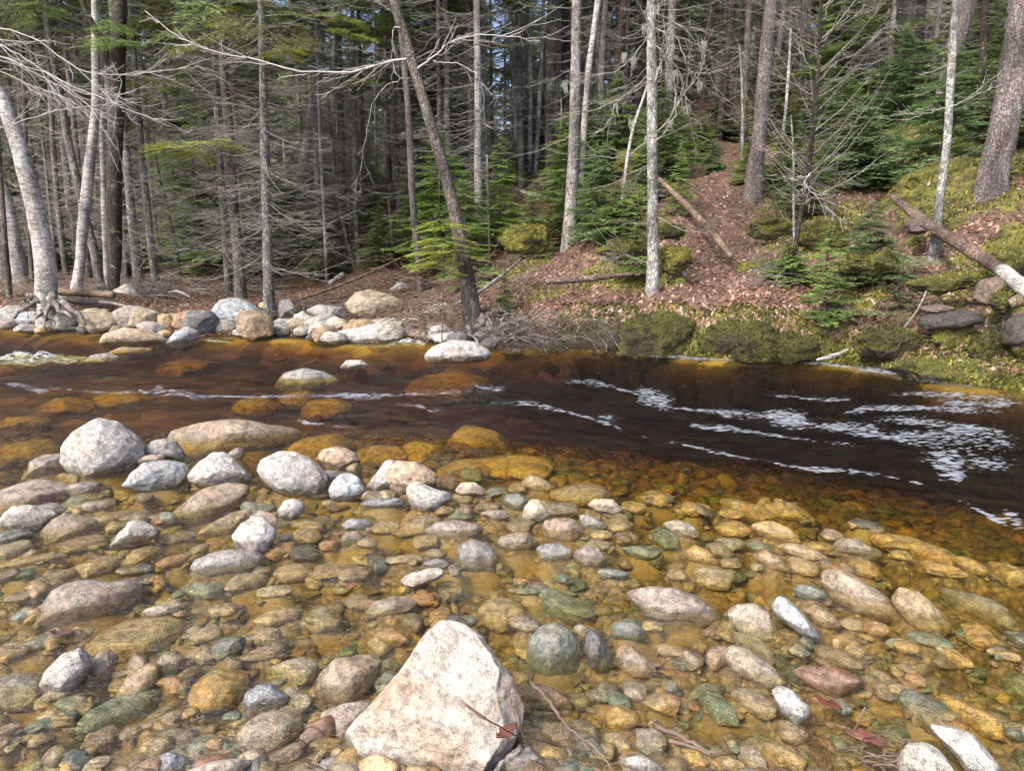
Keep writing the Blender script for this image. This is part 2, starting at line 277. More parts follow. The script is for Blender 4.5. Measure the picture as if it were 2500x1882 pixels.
# ---------------- near trees: traced centre lines (crop, [(x, y, width)...], distance, bark, ...) ----------------
# name, crop, points base first, Y, bark, n dead branches, branch length, live-crown start height, height, label
TR = [
('birch_tree','P',[(205,1345,92),(212,1200,86),(190,1080,80),(160,950,78),(105,720,74),(55,560,68),(5,430,60),(-70,330,52),(-160,150,40)],14.6,'birch',0,0,0,9,'thick white birch leaning left over its exposed roots at the water'),
('birch_tree','P',[(345,1300,44),(365,1180,40),(372,1060,46),(388,900,50),(402,760,46),(420,600,40),(436,480,40),(432,250,36),(430,0,30)],17.5,'birch',14,1.3,7,13,'crooked white birch with peeling bark and a dark split lower trunk'),
('dark_tree','P',[(512,1305,48),(520,1100,62),(515,900,66),(520,700,60),(530,500,60),(530,300,68),(536,150,64),(545,0,56)],17,'dark',26,1.3,8,14,'thick black-barked tree beside the peeling birch'),
('conifer_tree','P',[(705,1290,36),(680,1080,34),(650,800,31),(620,450,28),(600,200,27),(590,0,24)],20,'grey',46,1.9,8,15,'straight light grey trunk behind the grey pointed boulder'),
('conifer_tree','P',[(455,1300,42),(430,1150,38),(390,1000,36),(350,830,35),(300,600,32),(270,400,30),(225,200,28),(205,0,24)],18.6,'grey',30,1.6,7,14,'grey trunk slanting up left between the two white birches'),
('conifer_tree','P',[(1035,1335,34),(1012,1000,33),(992,700,29),(975,450,26),(960,100,22),(955,0,21)],18.4,'grey',50,1.7,6.5,14,'slender grey trunk touching the darker trunk behind the blue-grey boulder'),
('conifer_tree','P',[(1088,1350,52),(1072,1100,47),(1052,900,45),(1036,600,42),(1012,350,38),(1000,0,34)],17.6,'brown',50,1.7,6,15,'brown lichen-spotted trunk behind the pointed blue-grey boulder'),
('conifer_tree','P',[(1218,1445,54),(1212,1200,45),(1202,900,43),(1196,600,40),(1186,300,33),(1180,0,28)],15.0,'grey',66,1.9,5.2,13,'grey spruce rooted at the water just right of the blue-grey boulder'),
('conifer_tree','P',[(42,1335,27),(22,1100,25),(6,850,22),(-8,650,20),(-30,300,18)],17,'brown',14,1.2,7,11,'thin reddish trunk at the far left of the photo'),
('birch_tree','P',[(95,1262,62),(62,1080,60),(22,880,55),(-20,750,50),(-90,500,40)],20,'birch',4,1,9,12,'old birch with a rotten orange foot behind the leaning birch'),
('conifer_tree','P',[(297,1225,28),(270,1000,26),(250,820,24),(236,600,22),(225,350,20)],23,'grey',24,1.4,8,14,'thin pale trunk deep behind the crooked peeling birch'),
('birch_tree','P',[(488,1295,30),(478,1100,28),(470,900,26),(462,600,24),(455,200,20)],20,'birch',8,1.2,9,14,'pale birch stem half hidden behind the black-barked tree'),
('conifer_tree','P',[(146,1255,22),(135,1080,21),(120,800,20),(110,400,18)],22,'brown',20,1.3,8,13,'dark slim trunk just right of the leaning birch'),
('sapling','P',[(818,1268,15),(792,1080,14),(742,900,12),(700,700,9),(690,560,6)],20.5,'brown',14,.7,99,3,'small bare sapling in the gap left of the twin grey trunks'),
('conifer_tree','P',[(572,1275,18),(560,1050,17),(552,800,16),(545,400,14)],23,'brown',24,1.4,8,13,'thin dark trunk just right of the black-barked tree'),
('conifer_tree','P',[(975,1150,26),(968,900,25),(955,500,22),(945,0,18)],25,'grey',30,1.5,8,15,'grey trunk in shade just left of the twin trunks'),
('leaning_tree','Q',[(1032,1478,92),(1003,1270,68),(965,1060,60),(922,850,53),(862,650,50),(802,450,48),(742,250,46),(692,80,45),(662,0,42)],12.9,'brown',8,1.1,8,9,'big grey-brown tree leaning left over the water from driftwood roots'),
('birch_tree','Q',[(214,1050,34),(222,900,42),(258,750,42),(290,550,42),(320,400,38),(340,200,34),(352,0,30)],25,'birch',8,1.4,10,15,'far birch with a broken orange foot slanting up right'),
('conifer_tree','Q',[(458,1232,52),(440,1000,39),(430,700,35),(425,450,32),(415,0,26)],22.5,'brown',60,1.9,8,16,'brown trunk on the leaf bank above the thin fallen pole'),
('sapling','Q',[(495,1215,15),(452,1080,15),(422,900,14),(402,750,13),(386,600,12),(370,420,9)],21.6,'brown',16,.9,99,4.5,'thin sapling curving up from the foot of the two brown trunks'),
('conifer_tree','Q',[(516,1270,27),(500,1000,25),(492,700,24),(490,400,22),(480,0,18)],21.2,'brown',50,1.7,8,15,'slim brown trunk right of its thicker twin above the fallen pole'),
('conifer_tree','Q',[(540,980,22),(530,700,22),(520,400,20),(505,0,18)],27,'brown',20,1.3,8,16,'shaded trunk just right of the two brown trunks'),
('conifer_tree','Q',[(695,980,26),(676,700,25),(666,400,25),(660,100,21),(658,0,20)],24,'grey',14,1.2,8,16,'smooth grey trunk left of the wiggly flaky stem'),
('birch_tree','Q',[(792,1335,34),(772,1100,32),(750,880,31),(746,700,30),(730,450,28),(716,300,28),(700,150,24),(690,0,20)],17.6,'spruce',10,1.1,9,12,'wiggly flaky-barked stem just left of the big leaning tree'),
('dark_tree','Q',[(920,760,36),(905,530,38),(886,350,40),(876,180,46),(866,0,45)],25,'dark',10,1.4,9,16,'black-barked tree high behind the big leaning tree'),
('conifer_tree','Q',[(1045,1180,34),(1030,900,33),(1020,620,32),(1016,300,31),(1010,0,28)],22,'brown',26,1.5,7,16,'mossy-footed grey trunk just right of the big leaning tree'),
('birch_tree','Q',[(985,900,24),(976,560,23),(972,300,22),(970,0,20)],28,'lichen',10,1.2,9,16,'pale stem above the young green firs'),
('conifer_tree','Q',[(1224,900,30),(1220,600,29),(1214,400,27),(1200,150,22),(1190,0,20)],27,'grey',18,1.3,9,17,'left of a pair of grey trunks behind the young green firs'),
('conifer_tree','Q',[(1250,880,26),(1244,600,25),(1238,300,23),(1235,0,22)],26.5,'grey',14,1.3,9,17,'right of a pair of grey trunks behind the young green firs'),
('conifer_tree','Q',[(1114,640,12),(1108,300,11),(1104,0,9)],30,'brown',14,1.1,8,16,'pole-thin dark stem high above the young green firs'),
('birch_tree','Q',[(588,760,15),(584,400,14),(578,50,12)],30,'birch',4,1,9,14,'thin white birch stem deep in the green thicket'),
('birch_tree','Q',[(400,760,14),(398,400,14),(402,0,12)],30,'birch',4,1,9,14,'thin white birch stem deep left of the brown trunk pair'),
('snag','Q',[(662,1060,17),(655,1000,17),(645,905,13)],21,'dead',0,0,99,0,'short broken stem standing on the slope left of the flaky stem'),
('sapling','Q',[(1106,1240,13),(1100,1100,12),(1095,900,10),(1090,700,8)],17.5,'brown',16,.6,99,3.5,'thin dead sapling in front of the mossy hummock'),
('patchy_tree','S',[(350,1110,72),(360,900,53),(370,700,50),(378,450,48),(383,200,45),(385,0,44)],17,'patchy',22,1.5,9,16,'pale tree with dark red-brown bark patches above the leaf slope'),
('birch_tree','S',[(398,900,25),(420,550,28),(440,300,28),(465,120,28),(482,0,28)],19,'birch',8,1.2,10,14,'peeling birch just behind the red-patched pale tree'),
('conifer_tree','S',[(475,830,40),(490,600,31),(496,300,28),(515,0,24)],23,'grey',26,1.5,9,16,'grey trunk with flared foot right of the peeling birch'),
('dead_tree','S',[(528,660,40),(540,500,42),(557,400,42),(580,200,34),(596,0,30)],26,'dead',6,1.2,99,13,'barkless tan dead trunk slanting right behind the lichen twigs'),
('fir_tree','S',[(727,1325,66),(729,1200,54),(729,1000,50),(728,700,49),(725,400,48),(722,200,42),(720,0,36)],12.75,'lichen',20,1.3,6.5,14,'straight grey fir hung with pale lichen twigs on the mossy bank'),
('birch_tree','S',[(582,975,17),(600,800,16),(625,640,15),(642,560,14),(690,440,12),(720,330,9)],16,'birch',5,.6,99,5,'small leaning birch just left of the straight grey fir'),
('spruce_tree','S',[(1178,885,84),(1205,650,63),(1226,400,62),(1250,150,60),(1265,0,56)],17.2,'spruce',14,1.1,9,17,'tall scaly-barked spruce on the slope right of the grey fir'),
('conifer_tree','S',[(1028,625,30),(1050,400,31),(1075,150,35),(1090,0,34)],25.5,'dark',26,1.5,9,17,'dark trunk behind and left of the scaly-barked spruce'),
('conifer_tree','S',[(1096,665,26),(1118,540,26),(1136,400,26),(1160,200,26),(1175,0,24)],26,'brown',24,1.5,9,17,'brown slanting trunk just left of the scaly-barked spruce'),
('sapling','S',[(1130,760,13),(1135,560,12),(1132,380,10),(1120,200,8)],20,'lichen',18,.8,99,6,'slim pale sapling in front of the brown slanting trunk'),
('conifer_tree','S',[(112,760,22),(104,500,21),(95,300,20),(80,30,18)],25,'lichen',16,1.3,9,16,'leftmost pale trunk of the cluster right of the young green firs'),
('conifer_tree','S',[(137,850,29),(130,600,28),(125,400,28),(120,0,26)],24,'grey',22,1.4,9,16,'thicker grey trunk second from left in the cluster by the young firs'),
('conifer_tree','S',[(173,800,20),(175,500,20),(176,200,18),(178,0,16)],26,'lichen',14,1.2,9,16,'slim lichen-pale trunk in the middle of the cluster by the young firs'),
('dark_tree','S',[(260,820,36),(258,500,39),(266,200,50),(276,0,46)],23.5,'brown',22,1.5,9,16,'mossy dark trunk just left of the red-patched pale tree'),
('conifer_tree','S',[(200,800,20),(208,600,20),(218,400,20),(232,100,18),(236,0,18)],24.6,'lichen',12,1.2,9,16,'slim trunk leaning right beside the mossy dark trunk'),
('birch_tree','S',[(292,560,24),(300,370,26),(306,180,25),(312,0,24)],28,'lichen',6,1.3,10,16,'smooth whitish trunk behind the mossy dark trunk'),
('dark_tree','S',[(338,640,36),(334,350,38),(334,0,38)],27,'dark',10,1.3,9,16,'dark brown trunk half hidden by the red-patched pale tree'),
('conifer_tree','S',[(600,560,22),(602,400,21),(606,200,19),(612,0,18)],30,'lichen',14,1.2,9,17,'pale trunk right of the barkless dead trunk'),
('dead_tree','S',[(956,420,28),(962,300,28),(975,150,27),(992,0,24)],30,'dead',2,1,99,12,'pale broken snag standing between the grey fir and the spruce'),
('conifer_tree','S',[(652,620,22),(655,400,22),(660,200,20),(668,0,18)],28,'brown',18,1.3,9,17,'brown trunk just left of the straight grey fir'),
('snag','S',[(1078,892,26),(1068,850,22),(1055,806,10)],17.6,'dead',0,0,99,0,'short pointed orange stump beside the foot of the scaly spruce'),
('maple_tree','T',[(822,1010,44),(835,860,33),(853,720,32),(870,600,32),(884,350,32),(895,150,30),(905,0,28)],12.0,'lichen',9,1.0,10,12,'slim pale-blotched maple rising behind the fallen log on the right'),
('spruce_tree','T',[(838,480,72),(862,380,68),(890,250,70),(928,100,72),(955,0,75)],20,'spruce',14,1.3,10,17,'thick dark spruce behind the slim pale-blotched maple'),
('spruce_tree','T',[(1055,760,118),(1072,690,112),(1092,600,108),(1130,400,110),(1160,200,100),(1190,0,95)],13.4,'spruce',12,1.2,9,15,'massive flared spruce at the right edge of the slope'),
('conifer_tree','T',[(130,545,26),(142,450,26),(155,330,25),(180,150,24),(200,0,22)],26,'grey',20,1.3,9,17,'grey trunk just right of the scaly-barked spruce'),
('conifer_tree','T',[(18,660,26),(26,500,27),(34,300,28),(45,100,27),(50,0,26)],24,'brown',20,1.3,9,17,'shaded brown trunk at the left shoulder of the scaly-barked spruce'),
('bare_tree','T',[(222,1165,16),(250,940,20),(276,820,20),(300,700,22),(320,450,22),(338,280,19),(348,100,14),(345,-60,10)],12.4,'dark',46,1.15,99,6,'bare dark thin tree with spreading twigs above the sparse firs'),
('sapling','T',[(238,1050,10),(232,850,10),(236,640,9),(222,480,7)],12.8,'lichen',16,.6,99,3.4,'thin pale sapling just left of the bare dark tree'),
('birch_tree','T',[(183,612,14),(200,480,13),(214,300,12),(222,120,10)],20,'lichen',8,.8,99,8,'thin whitish birch stem behind the bare dark tree'),
('sapling','T',[(388,1010,12),(398,880,11),(406,760,9),(420,640,7)],13.5,'brown',14,.6,99,3,'thin brown sapling right of the bare dark tree'),
('conifer_tree','T',[(520,420,40),(520,200,40),(524,0,40)],30,'dark',22,1.5,8,17,'dark trunk in the forest right of the bare dark tree'),
('conifer_tree','T',[(655,490,22),(668,300,22),(680,0,20)],26,'brown',24,1.4,8,17,'thin dark trunk at the top of the right slope'),
('conifer_tree','T',[(740,440,38),(752,220,38),(765,0,36)],28,'dark',20,1.4,9,17,'dark trunk left of the slim pale-blotched maple'),
('conifer_tree','T',[(1010,420,30),(1018,200,28),(1030,0,26)],24,'dark',18,1.4,8,16,'dark trunk between the thick dark spruce and the massive flared spruce'),
('conifer_tree','T',[(460,380,18),(470,200,18),(478,0,16)],27,'lichen',18,1.2,8,17,'thin lichen-pale trunk right of the bare dark tree'),
('conifer_tree','T',[(600,430,24),(604,200,23),(612,0,22)],32,'brown',18,1.4,9,17,'mid-brown trunk far up the slope centre right'),
]
# extra ground control points: crop, x, y, Y
GC = [('Z',0,660,17),('Z',0,620,22),('Z',150,650,17.5),('Z',350,655,17.5),('Z',700,600,22),('Z',600,640,17),('Z',900,640,16),('Z',1000,560,22),
('Z',1150,640,14.5),('Z',1230,655,12.7),('Z',1300,600,15),('Z',1200,560,18),('Z',1100,520,21),('Z',1400,655,12.3),('Z',1520,670,11.7),('Z',1650,665,11.7),('Z',1750,690,11.2),('Z',1900,700,11),
('Z',2050,740,10.2),('Z',2200,770,9.6),('Z',2212,640,10.5),('Z',1500,590,13.7),('Z',1600,560,14.2),('Z',1530,480,15.6),('Z',1500,400,18.5),('Z',1700,560,13.6),('Z',1750,480,15.5),
('Z',1950,520,13.2),('Z',2100,560,12),('Z',2050,640,11.4),('Z',1900,430,17),('Z',2000,350,19),('Z',1950,290,22),('Z',2150,280,20),('Z',1600,330,24),('Z',1350,380,22),('Z',1300,440,20.5),('Z',1250,500,18.5),
('Z',1750,640,12),('Z',1850,600,12.4),('Z',1600,620,13)]
GW = [(-14,17,.35),(-22,22,.8),(-30,40,1.6),(-12,32,.9),(-4,32,1.6),(2,32,3.4),(8,33,5.8),(16,33,8),(-40,60,3),(0,60,7),(30,60,15),(60,60,22),(-60,30,3),(11,9.5,1.6),(13,12,3),(18,16,5),(28,20,8),(-20,80,6),(20,80,16),(60,100,30),(-60,100,12),(0,110,18)]
def allpx(c, pts): return [px(c, p[0], p[1]) for p in pts]
ctrl = []
for t in TR:
    x, y = px(t[1], t[2][0][0], t[2][0][1]); ctrl.append(at(x, y, t[3]))
for c, x, y, Y in GC: ctrl.append(at(*px(c, x, y), Y))
ctrl = np.array(ctrl+[np.array(g, float) for g in GW])
def rbf_fit(P, z, soft, reg):
    d = np.sqrt(((P[:, None]-P[None])**2).sum(-1)+soft*soft); A = d+np.eye(len(P))*reg*-1
    n = len(P); B = np.zeros((n+1, n+1)); B[:n, :n] = A; B[:n, n] = 1; B[n, :n] = 1
    s = np.linalg.solve(B, np.append(z, 0)); return P, s[:n], s[n], soft
def rbf(m, x, y):
    P, w_, c, soft = m; out = np.full(x.shape, c)
    for k in range(len(P)): out = out+w_[k]*np.sqrt((x-P[k, 0])**2+(y-P[k, 1])**2+soft*soft)
    return out
bankm = rbf_fit(ctrl[:, :2], ctrl[:, 2], 1.0, .25)
# far waterline (source px on the water plane) and bed depths
WL = [(-900,790),(-300,795),(0,800),(120,812),(300,812),(500,825),(650,822),(750,828),(900,842),(1000,835),(1150,845),(1300,846),(1500,852),(1600,866),(1750,878),(1900,880),(2050,888),(2150,903),(2250,928),(2400,944),(2500,955),(2900,1000),(3600,1060)]
wlw = np.array([on(*p) for p in WL]); wlu = wlw[:, 0]/(wlw[:, 1]+3); wly = wlw[:, 1]
def yw(x, y):
    u = x/(np.maximum(y, -2.5)+3); yy = np.interp(u, wlu, wly)
    return yy+.10*n2(u*15, u*0, 1., 5, 3)
BD = [(100,1860,-.08),(640,1800,.0),(800,1880,.02),(1180,1870,-.01),(1700,1820,-.04),(2400,1860,-.07),(2400,1600,-.10),(2450,1450,-.15),(1250,1600,-.08),(700,1600,-.10),(200,1600,-.09),(0,1400,-.09),(500,1400,-.09),(1000,1350,-.10),(1500,1350,-.11),(2000,1400,-.11),
(0,1200,-.13),(500,1200,-.13),(900,1200,-.13),(1300,1250,-.13),(1700,1310,-.15),(2100,1350,-.18),(2500,1400,-.25),(1000,1130,-.18),(1400,1190,-.14),(1800,1240,-.16),(2300,1310,-.19),(1400,1085,-.21),(1700,1065,-.30),(2100,1125,-.32),(2500,1160,-.36),(0,1100,-.2),(400,1010,-.3),(700,1060,-.2),(1200,1060,-.20),(1600,1120,-.23),(2100,1200,-.24),(2500,1250,-.27),
(0,950,-.18),(400,930,-.22),(800,950,-.34),(1200,950,-.45),(1600,1000,-.55),(2200,1050,-.62),(0,860,-.26),(400,870,-.26),(800,880,-.36),(1200,880,-.5),(1700,910,-.8),(2300,970,-.7),(-600,1000,-.25),(-600,1500,-.08),(3100,1500,-.3),(3100,1150,-.9)]
bdw = np.array([[*on(a, b)[:2], c] for a, b, c in BD]+[[-3, .6, .12], [0, .5, .14], [3, .6, .12], [0, -3, .5], [-6, -3, .5], [6, -3, .5], [0, 1.3, .05], [-1.5, 1.2, .04], [1.5, 1.2, .04]])
bedm = rbf_fit(bdw[:, :2], bdw[:, 2], .25, .02)
P = lambda *a: [(a[i], a[i+1]) for i in range(0, len(a), 2)]
MR = [('T',P(500,1440,520,1350,620,1330,740,1360,820,1410,815,1470,700,1490,540,1485),9.9,'round mossy boulder at the waterline right of the dark hollow'),
('T',P(980,1440,1000,1370,1070,1360,1130,1400,1130,1480,1040,1490),9.0,'dark mossy boulder in the lower right bank'),('T',P(740,1160,820,1120,960,1090,1050,1120,1010,1165,860,1195,770,1190),10.4,'mossy overhanging ledge below the fallen log'),
('T',P(1065,1230,1100,1180,1150,1190,1160,1240,1110,1270),9.4,'small moss cushion under the birch log'),('T',P(650,1500,740,1470,860,1490,990,1470,1120,1520,1200,1560,1100,1600,900,1590,760,1560,660,1530),9.0,'bright yellow-green moss mound at the waterline'),
('S',P(50,1020,80,960,160,945,230,960,250,1040,230,1095,120,1110,60,1080),16.2,'big round mossy hummock on the leaf bank'),('S',P(755,1000,800,965,860,1010,845,1060,780,1065),13.4,'upper of two moss cushions right of the grey fir'),
('S',P(770,1120,830,1065,890,1085,900,1150,860,1200,790,1190),12.9,'lower of two moss cushions right of the grey fir'),('S',P(500,1100,560,1040,660,1030,710,1080,690,1150,580,1150),13.6,'mossy rock left of the grey fir'),
('T',P(60,940,80,880,160,855,240,880,230,940,140,960),14.0,'mossy rock on the slope below the scaly spruce'),('T',P(20,1100,40,1055,110,1060,130,1110,80,1130),12.8,'small moss cushion below the scaly spruce'),
('T',P(690,760,740,660,850,600,960,560,1030,600,1000,680,880,740,760,800),14.6,'broad mossy outcrop left of the massive flared spruce'),('T',P(790,560,820,490,920,470,960,520,900,590,820,600),18,'mossy outcrop high between the two dark spruces'),
('T',P(1100,1060,1120,960,1189,900,1300,900,1300,1080,1160,1110),10.3,'mossy bank block at the right edge above the birch log'),('T',P(270,980,300,900,400,880,470,920,450,990,350,1010),12.8,'mossy rock behind the bare dark tree'),
('T',P(430,1090,470,1020,600,1000,680,1040,650,1100,520,1120),11.4,'mossy rock beneath the wide sparse fir'),
('S',P(560,740,600,660,680,640,700,700,660,760),18,'mossy block behind the small leaning birch'),('T',P(0,1480,0,1400,120,1370,300,1390,330,1450,200,1490),10.4,'low mossy bulge on the bank left of the dark hollow'),
('S',P(590,1560,600,1440,760,1400,900,1410,960,1480,930,1590,760,1610,650,1600),11.2,'broad mossy bank block below the grey fir'),('S',P(940,1600,960,1500,1080,1430,1250,1440,1300,1540,1280,1615,1100,1615),10.9,'long mossy bank block right of the grey fir'),
('T',P(840,1420,860,1350,980,1340,1010,1400,930,1440),9.7,'moss-topped slab above the bright moss mound'),
]
MB = []
for c_, p_, Y_, l_ in MR:
    q_ = np.array(allpx(c_, p_)); x0, y0 = q_.min(0); x1, y1 = q_.max(0); t_ = dep((x0+x1)/2, (y0+y1)/2, Y_); o_ = at((x0+x1)/2, (y0+y1)/2, Y_); MB.append((o_[0], o_[1]+.1, (x1-x0)*t_/F*.62, (y1-y0)*t_/F*.45))
def mounds(x, y):
    r = np.zeros_like(x)
    for a, b_, rx, hh in MB: r = np.maximum(r, hh*np.exp(-(((x-a)/rx)**2+((y-b_)/max(rx*.7, .25))**2)*1.3))
    return r
def H(x, y, rough=True):
    x = np.asarray(x, float); y = np.asarray(y, float); Y0 = yw(x, y); d = y-Y0
    u = x/(np.maximum(y, -2.5)+3)
    bed = rbf(bedm, x, np.minimum(y, Y0)); bed = np.clip(bed-.038*sstep(1.6, 2.4, y), -1.3, .8)
    edge = sstep(0, 1.2-.95*sstep(0, .1, u), -d); bed = np.where(y > 4, bed*edge-.03*(1-edge), bed)
    bk = np.clip(rbf(bankm, x, y), .12, 60)
    face = np.where(u > .05, .55, 1.6); face = 1.6+(.5-1.6)*sstep(-.02, .1, u)
    f = sstep(0, 1, d/face)
    z = np.where(d > 0, -.03+(bk+.03)*f, bed)
    if rough:
        on_ = sstep(.1, .8, d)
        right = sstep(.0, .12, u)
        ms = np.abs(n2(x, y, .9, 21, 3)); z = z+on_*(.10+.22*right)*(n2(x, y, .8, 3, 4)*.45+(.35-ms)*.5*right)
        z = z+on_*.06*n2(x, y, 3.1, 4, 3)*(.5+right)
        z = z+np.where(d > .25, 1., 0)*sstep(.25, .7, d)*mounds(x, y)
        z = z+np.where(d < 0, .012*n2(x, y, 4., 8, 3), 0)
    for a_, b_, r_, t_ in BUMP:
        m = (np.abs(x-a_) < r_*2) & (np.abs(y-b_) < r_*2)
        if m.any(): q2 = ((x[m]-a_)**2+(y[m]-b_)**2)/(r_*r_); z[m] = np.maximum(z[m], t_-.10*np.maximum(q2-.25, 0)*max(r_*4, .5))
    return z
BUMP = []
def mossmask(x, y):
    u = x/(np.maximum(y, -2.5)+3); d = y-yw(x, y)
    right = sstep(-.02, .06, u); m = n2(x, y, .75, 31, 4)
    f = sstep(-.05, .3, m+.22*sstep(.30, .55, u)-.05+.25*sstep(4, 8, d))*right
    lip = (1-sstep(.35, 1.0, d))*right*sstep(.0, .07, u)
    path = np.exp(-(((u-.22)/.055)**2))*sstep(1.0, 1.8, d)
    return np.clip(np.maximum(np.maximum(f*(1-path), lip), sstep(.05, .16, mounds(x, y))), 0, 1)
# ---- ground sheet ----
def ground():
    us = np.concatenate([np.linspace(-3.2, -.86, 40)[:-1], np.linspace(-.86, .86, 620), np.linspace(.86, 3.2, 40)[1:]])
    va = np.linspace(0, 1, 300)[:-1]; vb = np.concatenate([np.linspace(0, 1.2, 60)[:-1], 1.2+np.geomspace(.02, 150, 240)-.02])
    U, VA = np.meshgrid(us, va, indexing='ij'); Yw = np.interp(us, wlu, wly)+.10*n2(us*15, us*0, 1., 5, 3)
    Ya = -5+(Yw[:, None]+5)*VA**.9; Yb = Yw[:, None]+vb[None]
    Yv = np.concatenate([Ya, Yb], 1); Uu = np.repeat(us[:, None], Yv.shape[1], 1)
    X = Uu*(np.maximum(Yv, -2.5)+3)
    x = X.ravel(); y = Yv.ravel(); z = H(x, y)
    d = y-yw(x, y); mm = mossmask(x, y); u = x/(np.maximum(y, -2.5)+3)
    leaf = sstep(.3, .9, d-1.1*sstep(.0, -.1, u))*(.45+.55*sstep(-.12, .02, u))
    a, b = X.shape; i = np.arange(a*b).reshape(a, b)
    Q = np.stack([i[:-1, :-1], i[1:, :-1], i[1:, 1:], i[:-1, 1:]], -1).reshape(-1, 4)
    t = NT('ground_soil', .95); v = t.n('NewGeometry').outputs['Position']
    at_ = t.n('Attribute', attribute_name='Col').outputs['Color']; sp = t.n('SeparateColor', i_0=at_)
    sg = t.noise(v, 260, 3, .8); sm = t.noise(v, 9, 4); mid = t.noise(v, 45, 4, .7)
    sand = t.mul(t.mix(t.ramp(sm, .35, .65), (.40, .27, .14), (.56, .41, .24)), t.ramp(sg, .3, .7, .45, 1.5)); sand = t.mul(sand, t.ramp(mid, .3, .7, .7, 1.2))
    gv = t.n('TexVoronoi', i_Vector=t.mix(.03, v, t.noise(v, 20, 3, col=True)), i_Scale=38.); gc = t.n('SeparateColor', i_0=gv.outputs['Color']); gmask = t.ramp(t.noise(v, 1.6, 3), .40, .52)
    grav = t.mul(t.mix(gc.outputs[0], (.30, .19, .095), (.56, .40, .22)), t.ramp(gc.outputs[1], 0, 1, .55, 1.15)); grav = t.mul(grav, t.ramp(gv.outputs['Distance'], .25, .75, 1.1, .45))
    sand = t.mix(gmask, sand, t.mul(grav, t.ramp(sg, .3, .7, .75, 1.25)))
    leafc = t.n('TexVoronoi', i_Vector=v, i_Scale=17.).outputs['Color']; lr = t.n('SeparateColor', i_0=leafc).outputs[0]
    lit = t.mul(t.mix(t.ramp(lr, 0, 1), (.085, .052, .036), (.20, .12, .088)), t.ramp(mid, .3, .7, .6, 1.3))
    soil = t.mul(t.mix(t.ramp(mid, .35, .65), (.045, .032, .024), (.12, .085, .06)), t.ramp(sm, .3, .7, .7, 1.3))
    bank = t.mix(t.ramp(t.math('ADD', sp.outputs[1], t.math('MULTIPLY', t.math('SUBTRACT', t.noise(v, 4, 5, .6), .5), 1.)), .35, .6), soil, lit)
    ma = t.noise(v, 3.2, 4); mb = t.noise(v, 60, 4, .75)
    mo = t.mul(t.mix(t.ramp(ma, .38, .62), (.055, .058, .016), (.20, .19, .04)), t.ramp(mb, .3, .7, .45, 1.5))
    mf = t.ramp(t.math('ADD', sp.outputs[0], t.math('MULTIPLY', t.math('SUBTRACT', t.noise(v, 7, 5, .7), .5), 1.1)), .4, .6)
    bank = t.mix(mf, bank, mo)
    ysep = t.n('SeparateXYZ', i_0=v).outputs[1]; fb_ = t.ramp(ysep, 4.2, 6.5)
    cob = t.n('TexVoronoi', i_Vector=t.mix(.22, v, t.noise(v, 3, 4, col=True)), i_Scale=5.5).outputs['Color']; cr_ = t.n('SeparateColor', i_0=cob)
    fbed = t.mul(t.mix(cr_.outputs[0], (.16, .12, .07), (.70, .48, .19)), t.ramp(cr_.outputs[1], 0, 1, .45, 1.2)); sand = t.mix(fb_, sand, fbed)
    c = t.mix(sp.outputs[2], bank, sand); t.set(t.b.inputs['Base Color'], c)
    z_ = t.n('SeparateXYZ', i_0=v).outputs[2]; wet = t.ramp(z_, .02, .05, 1, 0)
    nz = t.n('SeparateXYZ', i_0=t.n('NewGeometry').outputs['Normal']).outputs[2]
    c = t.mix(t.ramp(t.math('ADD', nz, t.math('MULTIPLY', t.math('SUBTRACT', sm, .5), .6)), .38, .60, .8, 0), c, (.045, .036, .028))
    t.set(t.b.inputs['Base Color'], t.mul(c, t.ramp(wet, 0, 1, 1, .7))); t.set(t.b.inputs['Roughness'], t.ramp(wet, 0, 1, .95, .35))
    hh = t.math('ADD', t.math('MULTIPLY', mid, t.math('SUBTRACT', 1., sp.outputs[2])), t.math('MULTIPLY', sg, .14)); hh = t.math('SUBTRACT', hh, t.math('MULTIPLY', t.math('MULTIPLY', gv.outputs['Distance'], gmask), t.math('MULTIPLY', sp.outputs[2], .35)))
    t.set(t.b.inputs['Normal'], t.bump(hh, .03, 1))
    col = np.stack([mm, leaf, 1-sstep(-.1, .25, d)], -1)
    tag(mk('ground', np.stack([x, y, z], -1), None, Q, t.m, None, col), kind='structure')
